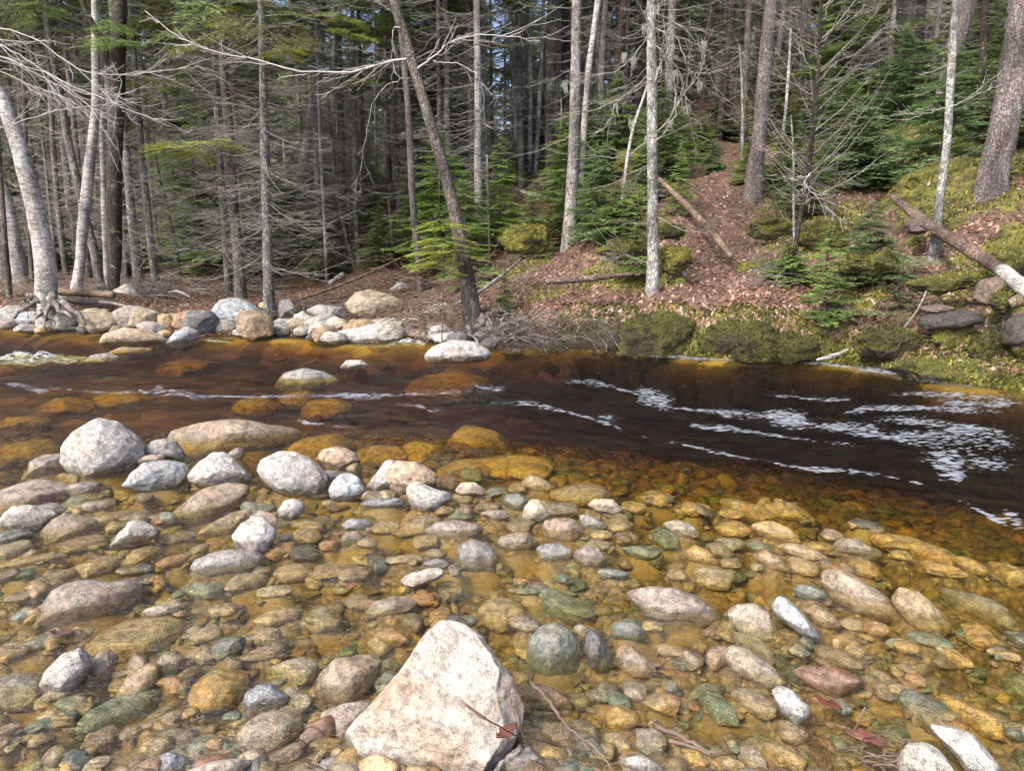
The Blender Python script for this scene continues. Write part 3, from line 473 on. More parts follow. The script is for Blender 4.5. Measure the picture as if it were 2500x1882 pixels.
# ---- water: closed body, absorbing volume ----
def water():
    us = np.linspace(-3.0, 3.0, 700); us = np.sign(us)*np.where(np.abs(us) < 1, np.abs(us)*.8, .8+(np.abs(us)-1)*1.1)
    vs_ = np.linspace(0, 1, 520); Yv = .2+26*vs_**1.7
    X = us[:, None]*(Yv[None]+3); Y = np.repeat(Yv[None], len(us), 0); x = X.ravel(); y = Y.ravel()
    u = us[:, None]+0*Y; u = u.ravel()
    fl = y+.22*x                                   # crosses the flow
    rif = np.exp(-((y-11.8)/2.2)**2)*sstep(-.12, -.34, u)*1.0
    rif = rif+.3*sstep(4.5, 7, y)
    amp = .0022+.016*rif+.004*sstep(.32, .5, u)*sstep(7, 4, y)
    z = amp*(fbm(np.stack([x*1.3, fl*3.2, x*0], -1), 41, 4))
    z = z+.0012*fbm(np.stack([x*9, fl*16, x*0], -1), 43, 3)
    a, b = X.shape; n = a*b; i = np.arange(n).reshape(a, b)
    V = np.stack([x, y, z], -1); 
    Q = [np.stack([i[:-1, :-1], i[1:, :-1], i[1:, 1:], i[:-1, 1:]], -1).reshape(-1, 4)]
    ring = np.concatenate([i[:, 0], i[-1, 1:], i[::-1, -1][1:], i[0, ::-1][1:-1]]); m = len(ring)
    VB = V[ring].copy(); VB[:, 2] = -2.2; k = np.arange(m); k2 = (k+1) % m
    Q.append(np.stack([ring[k2], ring[k], n+k, n+k2], -1))
    cen = np.array([[0, 12, -2.2]]); T = np.stack([n+k2, n+k, np.full(m, n+m)], -1)
    t = NT('river_water'); t.N.remove(t.b); g = t.n('NewGeometry'); v = g.outputs['Position']
    mp = t.n('Mapping', i_0=v, i_2=(0, 0, R(-9)), i_3=(.8, 3.4, 1.)).outputs[0]
    h = t.math('ADD', t.noise(mp, 2.6, 5, .6, .5), t.math('MULTIPLY', t.noise(mp, 13, 3, .6), .30))
    yy_ = t.n('SeparateXYZ', i_0=v).outputs[1]; h = t.math('MULTIPLY', h, t.ramp(yy_, 3.6, 7.5, .42, 1.))
    nb = t.bump(h, .23, 1.)
    ior = t.ramp(g.outputs['Backfacing'], 0, 1, 1.33, 1/1.33)
    fr = t.n('Fresnel', i_0=ior, i_1=nb).outputs[0]
    gl = t.n('BsdfGlossy', i_Roughness=.05, i_Normal=nb); tr = t.n('BsdfTransparent')
    mx = t.n('MixShader', i_0=fr, i_1=tr.outputs[0], i_2=gl.outputs[0]); t.set(t.out.inputs[0], mx.outputs[0])
    ab = t.n('VolumeAbsorption', i_Color=(.79, .70, .03, 1), i_Density=4.3); t.set(t.out.inputs[1], ab.outputs[0])
    o = mk('water', np.vstack([V, VB, cen]), T, np.vstack(Q), t.m); tag(o, kind='structure')
water()
# ---------------- stones ----------------
CO = dict(lg=((.44,.425,.40),'light grey'), g=((.33,.315,.295),'grey'), bg=((.34,.36,.375),'blue-grey'), w=((.42,.385,.335),'whitish'), p=((.41,.345,.295),'pinkish'),
 pt=((.43,.34,.25),'pinkish tan'), t=((.46,.35,.20),'tan'), lt=((.50,.43,.32),'pale tan'), gd=((.55,.38,.15),'golden'), o=((.50,.31,.15),'orange'),
 r=((.31,.20,.14),'red-brown'), b=((.31,.23,.15),'brown'), gn=((.23,.28,.20),'green'), tl=((.20,.27,.22),'teal green'), dg=((.15,.15,.155),'dark grey'),
 gt=((.37,.31,.22),'grey-tan'), gg=((.27,.29,.24),'grey-green'))
# crop, colour, state (d dry, w wet top out of the water, s under water, k on the bank + its distance), polygon or box, landmark name
ST = [
('A','lg','d',P(650,158,500,225,435,320,420,420,440,520,500,560,650,580,790,560,900,460,915,360,860,280,780,200),'big egg-shaped grey boulder'),
('A','p','w',P(195,500,220,430,300,392,420,400,440,480,430,560,240,560,150,550)),
('A','g','d',P(925,360,990,300,1070,290,1130,320,1180,420,1150,450,1040,450,940,420)),
('A','pt','w',P(1110,295,1180,210,1270,160,1400,165,1600,195,1730,240,1900,270,1930,320,1800,370,1600,400,1400,430,1200,430,1160,380),'big flat-topped pinkish boulder'),
('A','bg','d',P(800,600,880,500,960,435,1100,440,1200,490,1200,590,1100,625,920,640),'blue-grey flat-faced boulder'),
('A','lg','d',P(1215,500,1300,430,1370,375,1440,375,1500,430,1560,510,1610,570,1540,600,1380,610,1260,580,1215,540),'cracked pale grey boulder'),
('A','p','w',(1450,350,1570,445)),
('A','pt','d',P(880,420,940,395,1040,400,1050,440,960,470,890,460)),
('A','lg','d',P(1665,470,1700,400,1790,365,1900,370,2000,420,2060,500,2100,560,2095,670,2040,700,1900,680,1780,620,1690,530),'big round-backed boulder with a pink flank'),
('B','pt','d',P(-60,400,-20,355,40,342,110,355,170,400,210,470,190,505,60,500,-10,480)),
('A','p','w',P(-90,640,0,610,100,580,220,557,320,590,460,660,440,700,250,720,100,790,-90,790),'long pink boulder at the left edge'),
('A','p','w',P(430,600,480,570,560,568,660,590,660,640,580,660,480,655)),
('A','w','d',P(50,740,90,710,180,715,260,740,340,800,300,850,250,900,150,890,60,850,20,800),'angular white stone at the left'),
('A','p','w',P(240,720,300,700,360,705,440,770,400,800,330,790)),
('A','pt','w',P(270,930,300,850,360,790,430,772,520,800,610,850,600,900,480,930,380,960,280,950)),
('A','gg','w',P(-80,900,0,875,100,880,200,930,120,950,0,985,-80,970)),
('A','lt','s',P(-80,1000,100,955,200,960,170,1020,0,1080,-80,1070)),
('A','gt','w',(540,685,735,765)),
('A','pt','w',P(1065,800,1150,720,1250,650,1350,605,1450,590,1550,610,1600,660,1500,740,1400,800,1280,870,1150,850,1080,820),'long slanting pink boulder'),
('A','t','w',P(1280,910,1310,850,1400,810,1500,770,1600,765,1620,820,1520,880,1400,940,1300,935)),
('A','w','d',P(720,960,790,880,850,820,900,818,960,850,1020,920,980,960,850,990,740,985),'small white three-cornered stone'),
('A','lg','d',P(1500,900,1560,830,1620,800,1700,810,1770,890,1770,960,1690,1040,1600,1030,1520,980),'pale lump with dark veins'),
('A','p','w',P(1610,790,1680,745,1750,770,1800,840,1880,850,1850,880,1760,890,1700,820)),
('A','lg','w',P(1240,1070,1300,1020,1400,1003,1500,1010,1620,1040,1690,1080,1640,1150,1500,1180,1350,1160,1250,1110),'mottled black-and-white oval stone'),
('A','lg','d',P(1785,740,1830,690,1890,680,1950,710,1960,770,1880,800,1800,785)),
('A','gg','s',(1590,710,1780,775)),('A','b','s',P(400,990,450,930,550,915,690,920,690,970,600,1010,480,1020)),
('A','o','s',P(1010,1100,1080,1050,1180,1035,1230,1050,1180,1100,1080,1120)),('A','o','s',P(1700,1050,1760,980,1850,955,1910,975,1870,1040,1780,1070)),
('A','dg','s',(1865,980,2050,1085)),('A','t','s',(1760,1095,2005,1215)),('A','lt','s',(1650,1232,1885,1312)),
('A','gn','s',P(1185,1215,1300,1210,1440,1230,1430,1290,1350,1325,1240,1290)),('A','pt','s',P(1450,1270,1480,1190,1550,1150,1740,1160,1690,1220,1560,1260)),
('A','t','s',P(470,1100,600,1045,740,1050,785,1090,700,1150,560,1180)),('A','t','s',P(180,1230,280,1165,400,1150,480,1160,400,1210,250,1245)),
('A','gn','s',(0,1130,222,1200)),('A','dg','s',(855,1090,992,1162)),('A','dg','s',(880,1160,1037,1235)),
('A','t','s',P(790,1080,880,1010,980,985,1040,1000,1000,1060,880,1110)),('A','b','s',(1005,885,1260,967)),('A','t','s',P(1215,1020,1270,970,1350,965,1330,1010,1260,1045)),
('A','t','s',(0,1040,355,1110)),('A','t','s',P(600,830,700,780,850,750,890,790,760,830,640,850)),('A','gg','s',(430,665,560,715)),('A','t','s',(420,712,555,790)),
('A','gn','s',(780,790,960,850)),('A','o','s',(975,770,1060,850)),('A','t','s',(1880,865,2065,975)),('A','t','s',P(1880,830,1950,810,2080,840,2080,900,1980,890)),
('A','o','s',(2050,940,2180,1010)),('A','t','s',(2010,1100,2190,1200)),('A','t','s',(680,820,800,905)),('A','g','s',(1790,900,1880,955)),
('A','dg','s',P(175,1330,230,1270,320,1243,400,1250,350,1310,240,1345)),('A','b','s',(60,1280,215,1365)),('A','b','s',(1630,1120,1740,1160)),('A','gn','s',(1090,1270,1190,1320)),
('B','lg','d',P(245,600,300,530,380,445,440,430,470,520,420,620,300,640)),
('B','pt','d',P(370,500,400,450,450,430,560,435,630,480,700,530,690,590,600,620,520,600,470,660,420,640,385,560),'brown-pink boulder leaning on a pale one'),
('B','bg','d',P(5,620,30,560,80,520,150,512,200,550,245,630,230,680,120,700,30,670),'round blue-grey boulder'),
('B','g','w',P(-40,500,30,492,100,515,60,570,0,600,-40,560)),
('B','lg','d',P(505,640,530,580,580,562,650,600,720,630,790,650,780,700,700,750,620,765,540,740,505,700),'pale grey stone sloping right'),
('B','bg','w',P(218,700,260,668,350,670,500,680,490,730,380,745,260,740)),('B','lt','d',P(820,620,860,570,950,575,1010,620,1000,655,900,660,830,640)),
('B','gg','s',P(835,500,880,480,950,520,990,570,920,565,860,540)),('B','r','s',(710,510,850,622)),('B','b','s',(185,475,335,570)),
('B','gd','s',P(160,410,230,360,380,352,540,400,520,450,380,475,220,470)),('B','gd','s',P(700,500,800,440,950,425,1110,440,1130,480,1020,540,860,560,740,550)),
('B','gd','s',P(1130,500,1200,455,1330,448,1440,500,1420,550,1280,560,1160,550)),('B','t','w',P(1240,560,1290,522,1370,540,1470,600,1440,640,1320,630,1250,600)),
('B','t','s',P(1420,650,1480,600,1620,578,1750,595,1820,650,1780,700,1620,725,1480,705),'broad banded tan boulder under water'),
('B','lt','d',P(1670,720,1720,685,1830,678,1890,740,1860,770,1740,765)),('B','gg','w',P(1120,700,1150,650,1230,643,1290,680,1280,750,1180,765)),
('B','lt','d',P(1245,800,1260,730,1300,685,1350,680,1390,730,1440,800,1400,830,1270,820),'pale cone-shaped stone'),
('B','pt','w',P(1375,880,1400,820,1480,800,1580,805,1640,900,1620,950,1500,960,1400,940),'shiny blocky tan stone'),
('B','pt','w',P(1080,960,1120,910,1200,890,1280,895,1350,960,1300,1000,1180,1020,1100,1000)),
('B','lg','w',P(1340,1000,1380,965,1500,965,1570,990,1570,1060,1450,1095,1370,1060),'whitish stone with a dimpled top'),
('B','p','w',P(1580,1010,1620,980,1730,990,1800,1060,1780,1120,1640,1125,1590,1080)),
('B','p','w',P(615,880,700,825,830,810,930,835,1000,870,960,920,850,940,700,930),'shiny pink slanting stone'),
('B','pt','s',P(420,880,500,820,650,790,780,795,700,850,600,910,450,915)),
('B','g','w',P(820,1060,850,970,930,940,1040,960,1110,1050,1080,1140,960,1170,850,1130),'glossy wet grey stone in mid shallows'),
('B','w','d',P(470,1220,480,1170,560,1145,700,1125,750,1150,730,1190,600,1230,500,1250),'long whitish sausage-shaped stone'),
('B','bg','w',P(90,840,140,805,230,810,285,860,210,890,120,880)),('B','gt','w',P(75,940,110,890,190,885,240,930,190,980,100,985)),('B','lt','s',(180,925,322,995)),
('B','gn','s',(780,755,940,815)),('B','t','s',(280,820,470,900)),('B','p','w',P(985,770,1050,745,1130,750,1180,790,1080,825)),('B','gt','s',(945,705,1120,755)),
('B','dg','s',P(215,1040,270,1025,400,1110,380,1150,310,1170,240,1090)),('B','lt','s',(370,1038,612,1100)),('B','g','w',(608,1060,780,1132)),('B','t','s',(545,908,712,1005)),
('B','gg','s',P(1890,1000,1960,970,2080,985,2135,1040,2060,1070,1950,1040)),('B','gg','w',P(1730,1150,1800,1125,1945,1150,1900,1180,1770,1197)),
('B','g','w',P(1615,790,1660,780,1740,810,1800,850,1790,885,1650,890)),('B','t','s',(1800,808,1965,900)),('B','b','s',(60,1110,270,1210)),
('B','tl','s',P(1460,1175,1510,1155,1560,1180,1530,1220,1480,1215)),('B','o','s',(1190,1185,1302,1242)),
('B','gt','w',P(260,1380,300,1330,400,1305,500,1310,575,1350,520,1400,400,1428,290,1415)),('B','o','s',P(505,1290,640,1285,715,1300,720,1350,600,1382,560,1350)),
('B','p','s',(1385,705,1620,800)),('B','t','s',(1160,580,1283,645)),('B','gg','s',(1020,605,1165,665)),('B','g','s',(775,1100,850,1180)),('B','b','s',(620,995,770,1060)),
('B','gt','s',(110,1290,270,1395)),('B','pt','s',(1160,825,1300,895)),('B','t','s',(1685,880,1835,945)),('B','gt','s',(1640,940,1830,1010)),('B','t','s',(1840,890,2000,975)),('B','gd','s',(1880,700,2050,770)),
('B','gn','s',P(1170,1270,1240,1250,1330,1285,1500,1320,1700,1400,1720,1450,1620,1470,1460,1420,1380,1340,1240,1300),'long green slab lying under water'),
('B','gn','s',P(1200,1280,1260,1245,1385,1260,1340,1290,1240,1295)),
('E','t','s',P(960,270,1010,190,1100,155,1200,170,1280,240,1270,310,1150,380,1020,330)),
('E','w','D',P(865,338,940,380,1070,520,1140,640,1240,780,1270,900,1260,1020,1180,1120,1080,1250,960,1420,150,1420,115,1240,150,1100,300,900,480,720,600,560,720,420,800,355),'great white wedge-shaped boulder'),
('E','gg','w',P(1275,500,1300,420,1370,345,1460,318,1550,340,1610,420,1640,520,1620,600,1540,670,1440,690,1340,640,1290,570),'large speckled egg-shaped stone'),
('E','dg','w',P(1640,400,1690,362,1750,400,1800,470,1840,580,1820,660,1750,660,1690,590,1650,480),'wet slate-grey oval stone'),
('E','pt','w',P(1850,520,1890,470,1960,470,2060,530,2110,600,2080,660,1980,665,1890,610),'smooth salmon-pink oval stone'),
('E','gg','w',P(1810,370,1860,320,1950,290,2020,340,2045,400,1990,435,1850,420),'pointed grey-green stone'),
('E','t','s',(2020,293,2155,375)),('E','gg','s',P(300,700,350,640,420,618,480,660,470,720,340,785)),
('D','pt','w',P(2020,700,2060,640,2160,570,2290,540,2400,550,2460,620,2400,740,2290,810,2150,855,2060,790),'shiny brown-pink boulder left of the white wedge'),
('D','p','w',P(2040,940,2080,870,2200,840,2340,838,2410,870,2380,960,2300,1050,2180,1070,2080,1020)),
('D','r','w',P(1925,1040,1990,985,2060,1010,2100,1100,1980,1105)),
('D','gt','w',P(1500,1080,1540,960,1640,905,1750,893,1860,930,1960,990,1880,1080,1780,1140,1660,1170,1520,1130),'broad wet olive boulder'),
('D','bg','w',P(1560,820,1600,740,1680,710,1760,720,1850,830,1840,890,1700,900,1600,900),'dark blue-green round stone'),
('D','gg','s',P(1190,1130,1230,1050,1330,1030,1420,1070,1420,1150,1330,1195,1220,1190)),
('D','gd','s',P(1210,750,1280,680,1400,610,1540,620,1610,700,1570,800,1490,880,1340,920,1230,850),'large golden slab under water'),
('D','t','s',P(540,520,640,380,760,310,900,295,1080,330,1180,420,1050,500,900,560,700,540)),
('D','lg','d',P(275,670,320,590,420,520,520,503,580,540,560,640,480,730,350,765,300,720),'pale blue-white egg-shaped stone'),
('D','g','s',P(-60,700,0,640,80,620,280,620,300,760,260,850,150,900,0,860,-60,800)),
('D','pt','w',P(520,690,570,600,640,510,720,505,755,560,710,660,610,735,540,730)),
('D','t','w',P(745,800,780,700,860,620,960,595,1030,610,1010,700,900,780,780,825)),
('D','gt','w',P(1000,570,1060,500,1140,500,1200,570,1190,640,1090,665,1030,620)),
('D','lt','s',P(1190,530,1270,480,1370,580,1300,590)),
('D','gg','w',P(1360,480,1400,430,1500,415,1580,430,1580,490,1480,545,1400,545)),
('D','pt','s',P(1545,530,1600,480,1720,470,1820,510,1760,555,1600,560)),
('D','lt','s',P(1730,590,1820,545,1950,560,2050,600,2000,700,1920,740,1850,660)),
('D','gn','s',P(520,980,600,890,800,820,950,770,1050,790,1000,880,800,960,600,1010),'long green slab at the lower left'),
('D','gn','s',(178,940,315,1012)),('D','gn','s',P(320,985,400,920,495,900,480,940,400,985)),('D','gn','s',P(360,800,440,780,560,800,540,860,450,900,380,870)),
('D','b','s',P(545,1090,600,1010,750,990,770,1070,730,1130,620,1145)),('D','b','s',(770,980,917,1060)),('D','dg','s',(950,1003,1122,1055)),
('D','b','s',P(860,1000,890,930,1040,920,1110,950,1000,1005)),('D','o','s',(1108,868,1287,945)),('D','tl','s',(950,1085,1040,1150)),
('D','bg','w',P(985,1230,1010,1160,1090,1145,1180,1190,1210,1260,1150,1300,1040,1290)),
('D','w','d',P(1120,1275,1200,1230,1350,1215,1500,1230,1600,1290,1500,1350,1200,1350),'white stone cut off by the lower photo edge'),
('D','lt','s',(530,1178,707,1275)),('D','r','s',(388,1203,527,1275)),('D','b','w',P(1650,1210,1750,1150,1900,1105,1980,1130,1930,1220,1850,1260,1700,1260)),
('D','b','s',P(0,500,40,440,120,430,210,490,150,540,40,535)),('D','gg','s',(145,395,360,480)),('D','gt','s',(390,350,547,442)),
('D','gt','s',P(1590,350,1680,340,1810,400,1800,460,1700,470,1610,420)),('D','t','s',P(1640,310,1700,260,1850,215,1950,220,1930,280,1750,352)),
('D','gt','s',(1970,190,2190,375)),('D','pt','s',(1215,343,1430,452)),('D','t','s',(1353,190,1525,277)),('D','tl','s',(1430,883,1552,952)),('D','t','s',(240,873,400,942)),('D','gg','s',(1858,768,1992,867)),
('D','lt','w',(922,192,1178,272)),('D','g','w',P(2035,1240,2080,1200,2212,1170,2240,1270,2150,1330,2060,1310)),('D','bg','s',P(75,270,140,225,260,225,230,280,120,300)),
('D','o','s',(1085,693,1207,772)),('D','o','s',(1000,660,1140,722)),('D','t','s',(740,600,1000,640)),('D','lt','s',(1815,727,1918,783)),('D','t','s',(1775,868,1945,950)),('D','b','s',(0,960,130,1025)),('D','g','s',(0,1030,60,1115)),('D','t','s',(180,1030,285,1115)),('D','o','s',(305,1145,425,1225)),('D','b','s',(1450,540,1560,615)),
('D','p','w',P(270,270,330,150,400,60,470,35,600,45,690,80,860,95,890,170,830,270,650,310,500,330,350,320,240,290),'big pink boulder with a bluish right face'),
('C','gd','w',P(575,820,620,780,700,768,790,790,850,840,880,900,780,905,680,880,600,850),'smooth golden boulder breaking the water'),
('C','lt','w',P(45,790,120,762,200,770,270,830,240,870,120,850)),('C','t','w',P(740,930,850,905,960,930,1045,990,950,1005,800,970)),
('C','gt','w',P(1070,930,1130,875,1210,870,1290,910,1330,990,1200,960,1100,960)),('C','gd','s',P(1300,900,1400,865,1540,870,1700,920,1810,965,1760,1005,1600,970,1400,930),'long amber slab under water'),
('C','lt','s',P(360,890,430,860,520,870,530,920,470,945,390,930)),('C','gd','w',P(185,950,230,915,310,940,390,1020,340,1045,230,1020)),('C','t','w',P(590,970,660,945,740,980,800,1060,700,1070,610,1020)),
('C','t','s',P(790,1000,900,990,975,1050,940,1095,830,1080)),('C','gg','w',P(830,1190,880,1150,960,1150,1030,1200,960,1240,860,1235)),('C','lt','s',P(225,1060,340,1035,480,1100,440,1170,320,1180,250,1140)),
('C','gd','s',P(380,640,500,640,640,680,710,760,600,780,500,700)),('C','gd','s',P(620,660,760,645,920,700,900,750,780,760,680,730)),('C','o','s',(990,1012,1172,1080)),
('C','gd','s',P(1600,1030,1720,1010,1860,1070,1780,1092,1650,1075)),('C','gd','s',P(1780,980,1860,985,1980,1060,1960,1085,1850,1060)),('C','gd','s',P(2010,1030,2100,1020,2250,1080,2250,1170,2120,1130)),
('C','gd','s',P(1160,1040,1220,990,1340,1060,1320,1100,1220,1090)),('C','t','s',(70,1055,197,1122)),('C','gn','s',P(-20,820,40,800,120,860,145,930,60,940,-20,900)),
('C','gd','s',(355,765,575,860)),('C','gt','s',P(300,930,380,890,470,960,440,990,340,980)),('C','gd','s',(150,650,290,735)),('C','gd','s',(-60,590,85,680)),('C','gd','s',(380,693,535,755)),
('C','t','s',(390,990,515,1045)),('C','gg','s',(545,880,690,965)),('C','gd','s',(1005,830,1115,880)),('C','dg','s',(1170,755,1340,810)),('C','gd','s',(1415,940,1535,1000)),('C','gd','s',(885,890,1070,955)),('C','lt','s',(568,1020,648,1068)),
('G','p','w',P(-170,160,-110,110,0,90,120,90,250,130,340,200,390,270,300,320,100,340,-60,280),'broad pink boulder with a wet shine'),
('G','lt','w',P(415,250,480,200,580,180,670,220,750,360,720,420,620,420,480,340),'speckled fawn boulder'),
('G','bg','d',P(700,230,720,170,750,152,810,190,900,270,985,370,940,385,850,350,750,290),'sharp-ridged slate stone'),
('G','t','w',P(890,220,960,195,1050,230,1110,290,1060,330,970,310)),
('G','pt','w',P(1000,100,1020,20,1100,0,1200,30,1340,110,1400,190,1455,270,1350,270,1200,240,1080,190),'big ridged wet boulder'),
('G','t','w',P(1430,150,1470,110,1580,115,1700,200,1760,280,1700,365,1580,340,1480,250),'rounded tan boulder right of the big ridged one'),
('G','lt','w',P(410,520,450,455,560,470,700,540,790,620,740,690,600,650,470,600),'cream stone with a glossy edge'),
('G','r','w',P(820,620,920,575,1080,557,1230,600,1150,660,1080,740,950,700),'flat reddish slab'),
('G','lg','d',P(700,720,740,690,830,700,920,770,920,850,870,890,780,840),'grey-white stone beside the red leaf'),
('G','pt','s',P(455,740,500,700,620,720,710,790,730,860,600,850,500,790)),('G','gn','s',P(260,700,340,700,420,770,500,890,370,910,300,800),'long pale green stone in sand'),
('G','gt','s',P(740,920,800,885,880,900,920,960,850,1025,760,1000)),('G','b','s',P(1235,600,1300,590,1380,680,1420,760,1360,770,1270,680)),
('G','gd','s',P(1690,790,1760,765,1900,810,2050,880,2080,950,1950,950,1800,860),'striped golden slab under water'),
('G','w','d',P(1470,1160,1520,1060,1600,1025,1680,1050,1760,1130,1800,1210,1700,1260,1480,1260),'whitish boulder at the lower right edge'),
('G','lg','d',P(1660,1000,1700,945,1800,940,1900,1000,1990,1090,2040,1190,1900,1220,1800,1120)),
('G','p','s',P(480,1060,550,1030,640,1090,670,1160,590,1170,500,1110)),('G','gg','s',P(1060,760,1120,740,1180,820,1130,860,1060,820)),
('G','t','s',P(1100,410,1170,400,1250,470,1220,500,1120,470)),('G','gd','s',P(1840,330,1920,290,2040,390,2000,450,1900,460)),
('G','gt','s',P(1700,110,1850,160,2000,220,2150,290,2050,310,1850,230)),('G','gg','s',P(2090,340,2212,360,2260,440,2180,450)),
('G','gd','s',P(120,1060,200,1030,330,1090,340,1180,200,1180)),('G','t','s',P(590,1000,700,1020,900,1110,880,1170,700,1110)),('G','t','s',P(370,1090,450,1085,540,1150,480,1190,400,1160)),
('G','dg','s',P(100,540,200,500,290,520,240,570,130,575)),('G','gn','s',P(300,490,350,470,400,520,370,570,300,560)),('G','gd','s',(1430,400,1585,480)),('G','gd','s',P(1700,450,1780,455,1900,540,1860,560,1760,510)),
('G','o','s',(1250,290,1400,372)),('G','b','s',P(960,450,1100,450,1230,550,1150,560,980,520)),('G','o','s',(-40,720,150,850)),('G','t','s',(2100,890,2260,990)),('G','gt','s',P(450,380,560,360,720,490,720,540,600,470,480,440)),
('G','r','s',(290,330,450,395)),('G','gn','s',(1510,360,1780,445)),('G','t','s',(1110,270,1240,340)),('G','b','s',(-20,870,40,940)),('G','gt','s',P(1450,760,1560,770,1700,860,1740,930,1640,940,1520,850)),
('G','t','s',(1380,655,1555,745)),('G','gt','s',(1450,540,1560,595)),('G','gg','s',(60,635,135,720)),('G','t','s',(0,430,190,500)),('G','o','s',(1505,590,1620,680)),('G','lt','s',(800,430,912,495)),('G','gn','s',(440,980,510,1085)),('G','t','s',(2000,450,2180,520)),
('E','r','s',P(1180,700,1300,700,1500,790,1570,880,1420,880,1280,830)),('E','gd','s',(1775,850,2005,1005)),('E','t','s',P(1760,1040,1820,1005,1960,1110,1940,1170,1800,1110)),
('E','gg','s',(1970,1045,2180,1190)),('E','w','d',P(1870,1210,1920,1165,2020,1170,2160,1230,2160,1290,1900,1290)),('E','tl','s',P(1800,830,1870,770,1930,790,1950,870,1850,870),'small teal stone under water'),
('E','g','w',P(1090,1300,1150,1160,1290,1120,1400,1190,1380,1290)),('E','b','s',(1370,950,1500,1060)),('E','gg','s',(1690,720,1880,832)),('E','p','s',(1895,675,2050,820)),('E','t','s',(2010,768,2240,905)),
('E','o','s',P(650,370,660,250,740,205,800,230,760,380)),('E','dg','s',P(740,330,780,275,850,270,905,340,800,362)),('E','gt','w',(1180,297,1370,377)),('E','o','s',P(300,400,400,340,530,380,520,470,400,450)),
('E','t','s',(1580,338,1745,400)),('E','gt','s',(1575,1000,1690,1110)),('E','o','s',(1930,1270,2200,1330)),
# far bank and channel
('P','g','K15',(0,1440,72,1492)),('P','t','K15',(160,1468,228,1515)),('P','g','K15',(350,1468,402,1505)),('P','g','K15',(402,1468,472,1508)),('P','dg','K15',(600,1395,722,1445)),('P','g','K15',(900,1478,968,1515)),('P','lg','K15',(620,1500,722,1542)),
('Q','g','K14',(118,1438,215,1495)),('Q','gt','K14',(700,1485,812,1540)),('Q','g','K13',(955,1498,1015,1550)),('Q','dg','K13',(1060,1528,1140,1580)),('Q','lt','K14',(700,1425,790,1480)),
('P','bg','K15.2',P(960,1470,970,1400,1010,1345,1090,1345,1160,1390,1195,1430,1190,1480,1100,1505,1000,1495),'pointed blue-grey boulder on the far bank'),
('P','pt','d',P(465,1545,490,1500,560,1478,640,1490,720,1530,745,1560,640,1570,500,1575),'long low tan boulder in the far channel'),
('P','bg','d',P(750,1555,800,1500,850,1475,890,1500,900,1535,830,1565)),('P','g','K17',P(505,1370,530,1310,575,1285,620,1310,655,1360,655,1400,600,1410,520,1400),'grey pointed boulder touching the plank'),
('P','g','K15.4',P(500,1440,540,1380,640,1390,710,1430,715,1490,600,1505,510,1490)),('P','r','K15.3',P(780,1470,800,1420,860,1400,910,1440,920,1480,850,1500,790,1495)),
('P','lg','w',P(360,1640,420,1600,490,1595,530,1620,500,1645,400,1660)),('P','pt','K15.7',(438,1395,492,1462)),('P','t','K15.3',(715,1415,792,1500)),('P','g','K15',P(220,1475,260,1455,330,1455,355,1500,230,1505)),
('P','g','K14.6',P(70,1485,110,1460,180,1480,160,1510,80,1510)),('P','g','K15.6',P(30,1400,80,1378,150,1400,140,1435,50,1445)),('P','t','w',P(500,1590,560,1565,690,1580,660,1600,540,1605)),
('P','g','K15.8',(-60,1410,40,1470)),('P','g','K15.8',(395,1385,450,1440)),('P','lt','K15',(905,1425,965,1475)),('P','t','K14.9',(715,1490,775,1530)),('P','g','K16.2',(805,1370,885,1410)),
('Q','g','K15.6',P(130,1400,150,1350,200,1350,235,1400,220,1445,140,1445)),('Q','lg','d',P(370,1540,400,1500,500,1480,600,1450,690,1450,715,1500,700,1550,560,1570,420,1570),'long flat boulder with white water at its right end'),
('Q','gt','K14.6',P(450,1370,490,1320,560,1308,640,1330,710,1370,700,1450,560,1450,460,1430),'big rough boulder under the driftwood'),('Q','lg','K13.9',P(210,1480,220,1420,260,1405,310,1440,290,1485,240,1500)),
('Q','lg','K13.6',P(280,1525,300,1470,350,1450,395,1480,385,1530,330,1540)),('Q','g','K14.6',P(280,1400,340,1375,440,1390,460,1440,400,1470,320,1440)),('Q','lt','K13.8',P(360,1470,400,1435,450,1440,462,1480,420,1500)),
('Q','lg','d',P(805,1610,850,1560,940,1535,1040,1545,1110,1590,1100,1625,950,1645,830,1640),'smooth domed boulder in front of the leaning tree'),
('Q','lg','d',P(425,1660,460,1625,520,1625,555,1655,500,1670)),('Z','lg','w',P(596,835,620,805,660,795,700,805,730,825,700,845,640,850),'lone tan-grey boulder in mid channel'),
('Q','g','K12.8',P(820,1530,830,1480,890,1460,950,1510,940,1560,860,1560)),('Q','pt','K13',P(930,1480,975,1440,1000,1460,985,1500,940,1500)),('Q','gt','w',P(1150,1600,1200,1565,1255,1585,1230,1610)),
('Q','g','K13.9',P(800,1400,840,1365,900,1370,960,1430,900,1450,820,1440)),('Q','g','K17',P(650,1310,690,1275,745,1275,740,1320)),('Q','lt','K13.5',(445,1450,550,1500)),('Q','g','K13.3',(215,1475,290,1530)),('Q','t','K15.2',(60,1360,130,1395)),('Q','g','K13.6',(560,1440,700,1475)),
('Z','gd','s',(340,778,475,822)),('Z','gd','s',(870,815,1080,870)),('Z','gd','s',(80,865,200,900)),('Z','gd','s',(500,865,600,900)),('Z','gd','s',(650,870,760,905)),('Z','gd','s',(0,900,100,935)),('Z','gd','s',(200,850,330,885)),
('Z','gd','s',(600,850,680,880)),('Z','gd','s',(1000,985,1200,1040)),('Z','gd','s',(620,945,760,990)),('Z','gd','s',(870,960,960,1005)),('Z','gd','s',(0,960,120,1000)),('Z','gd','s',(0,780,110,810)),('Z','gd','s',(960,930,1100,975)),
]
stones = []     # dicts for labels and overlap tests
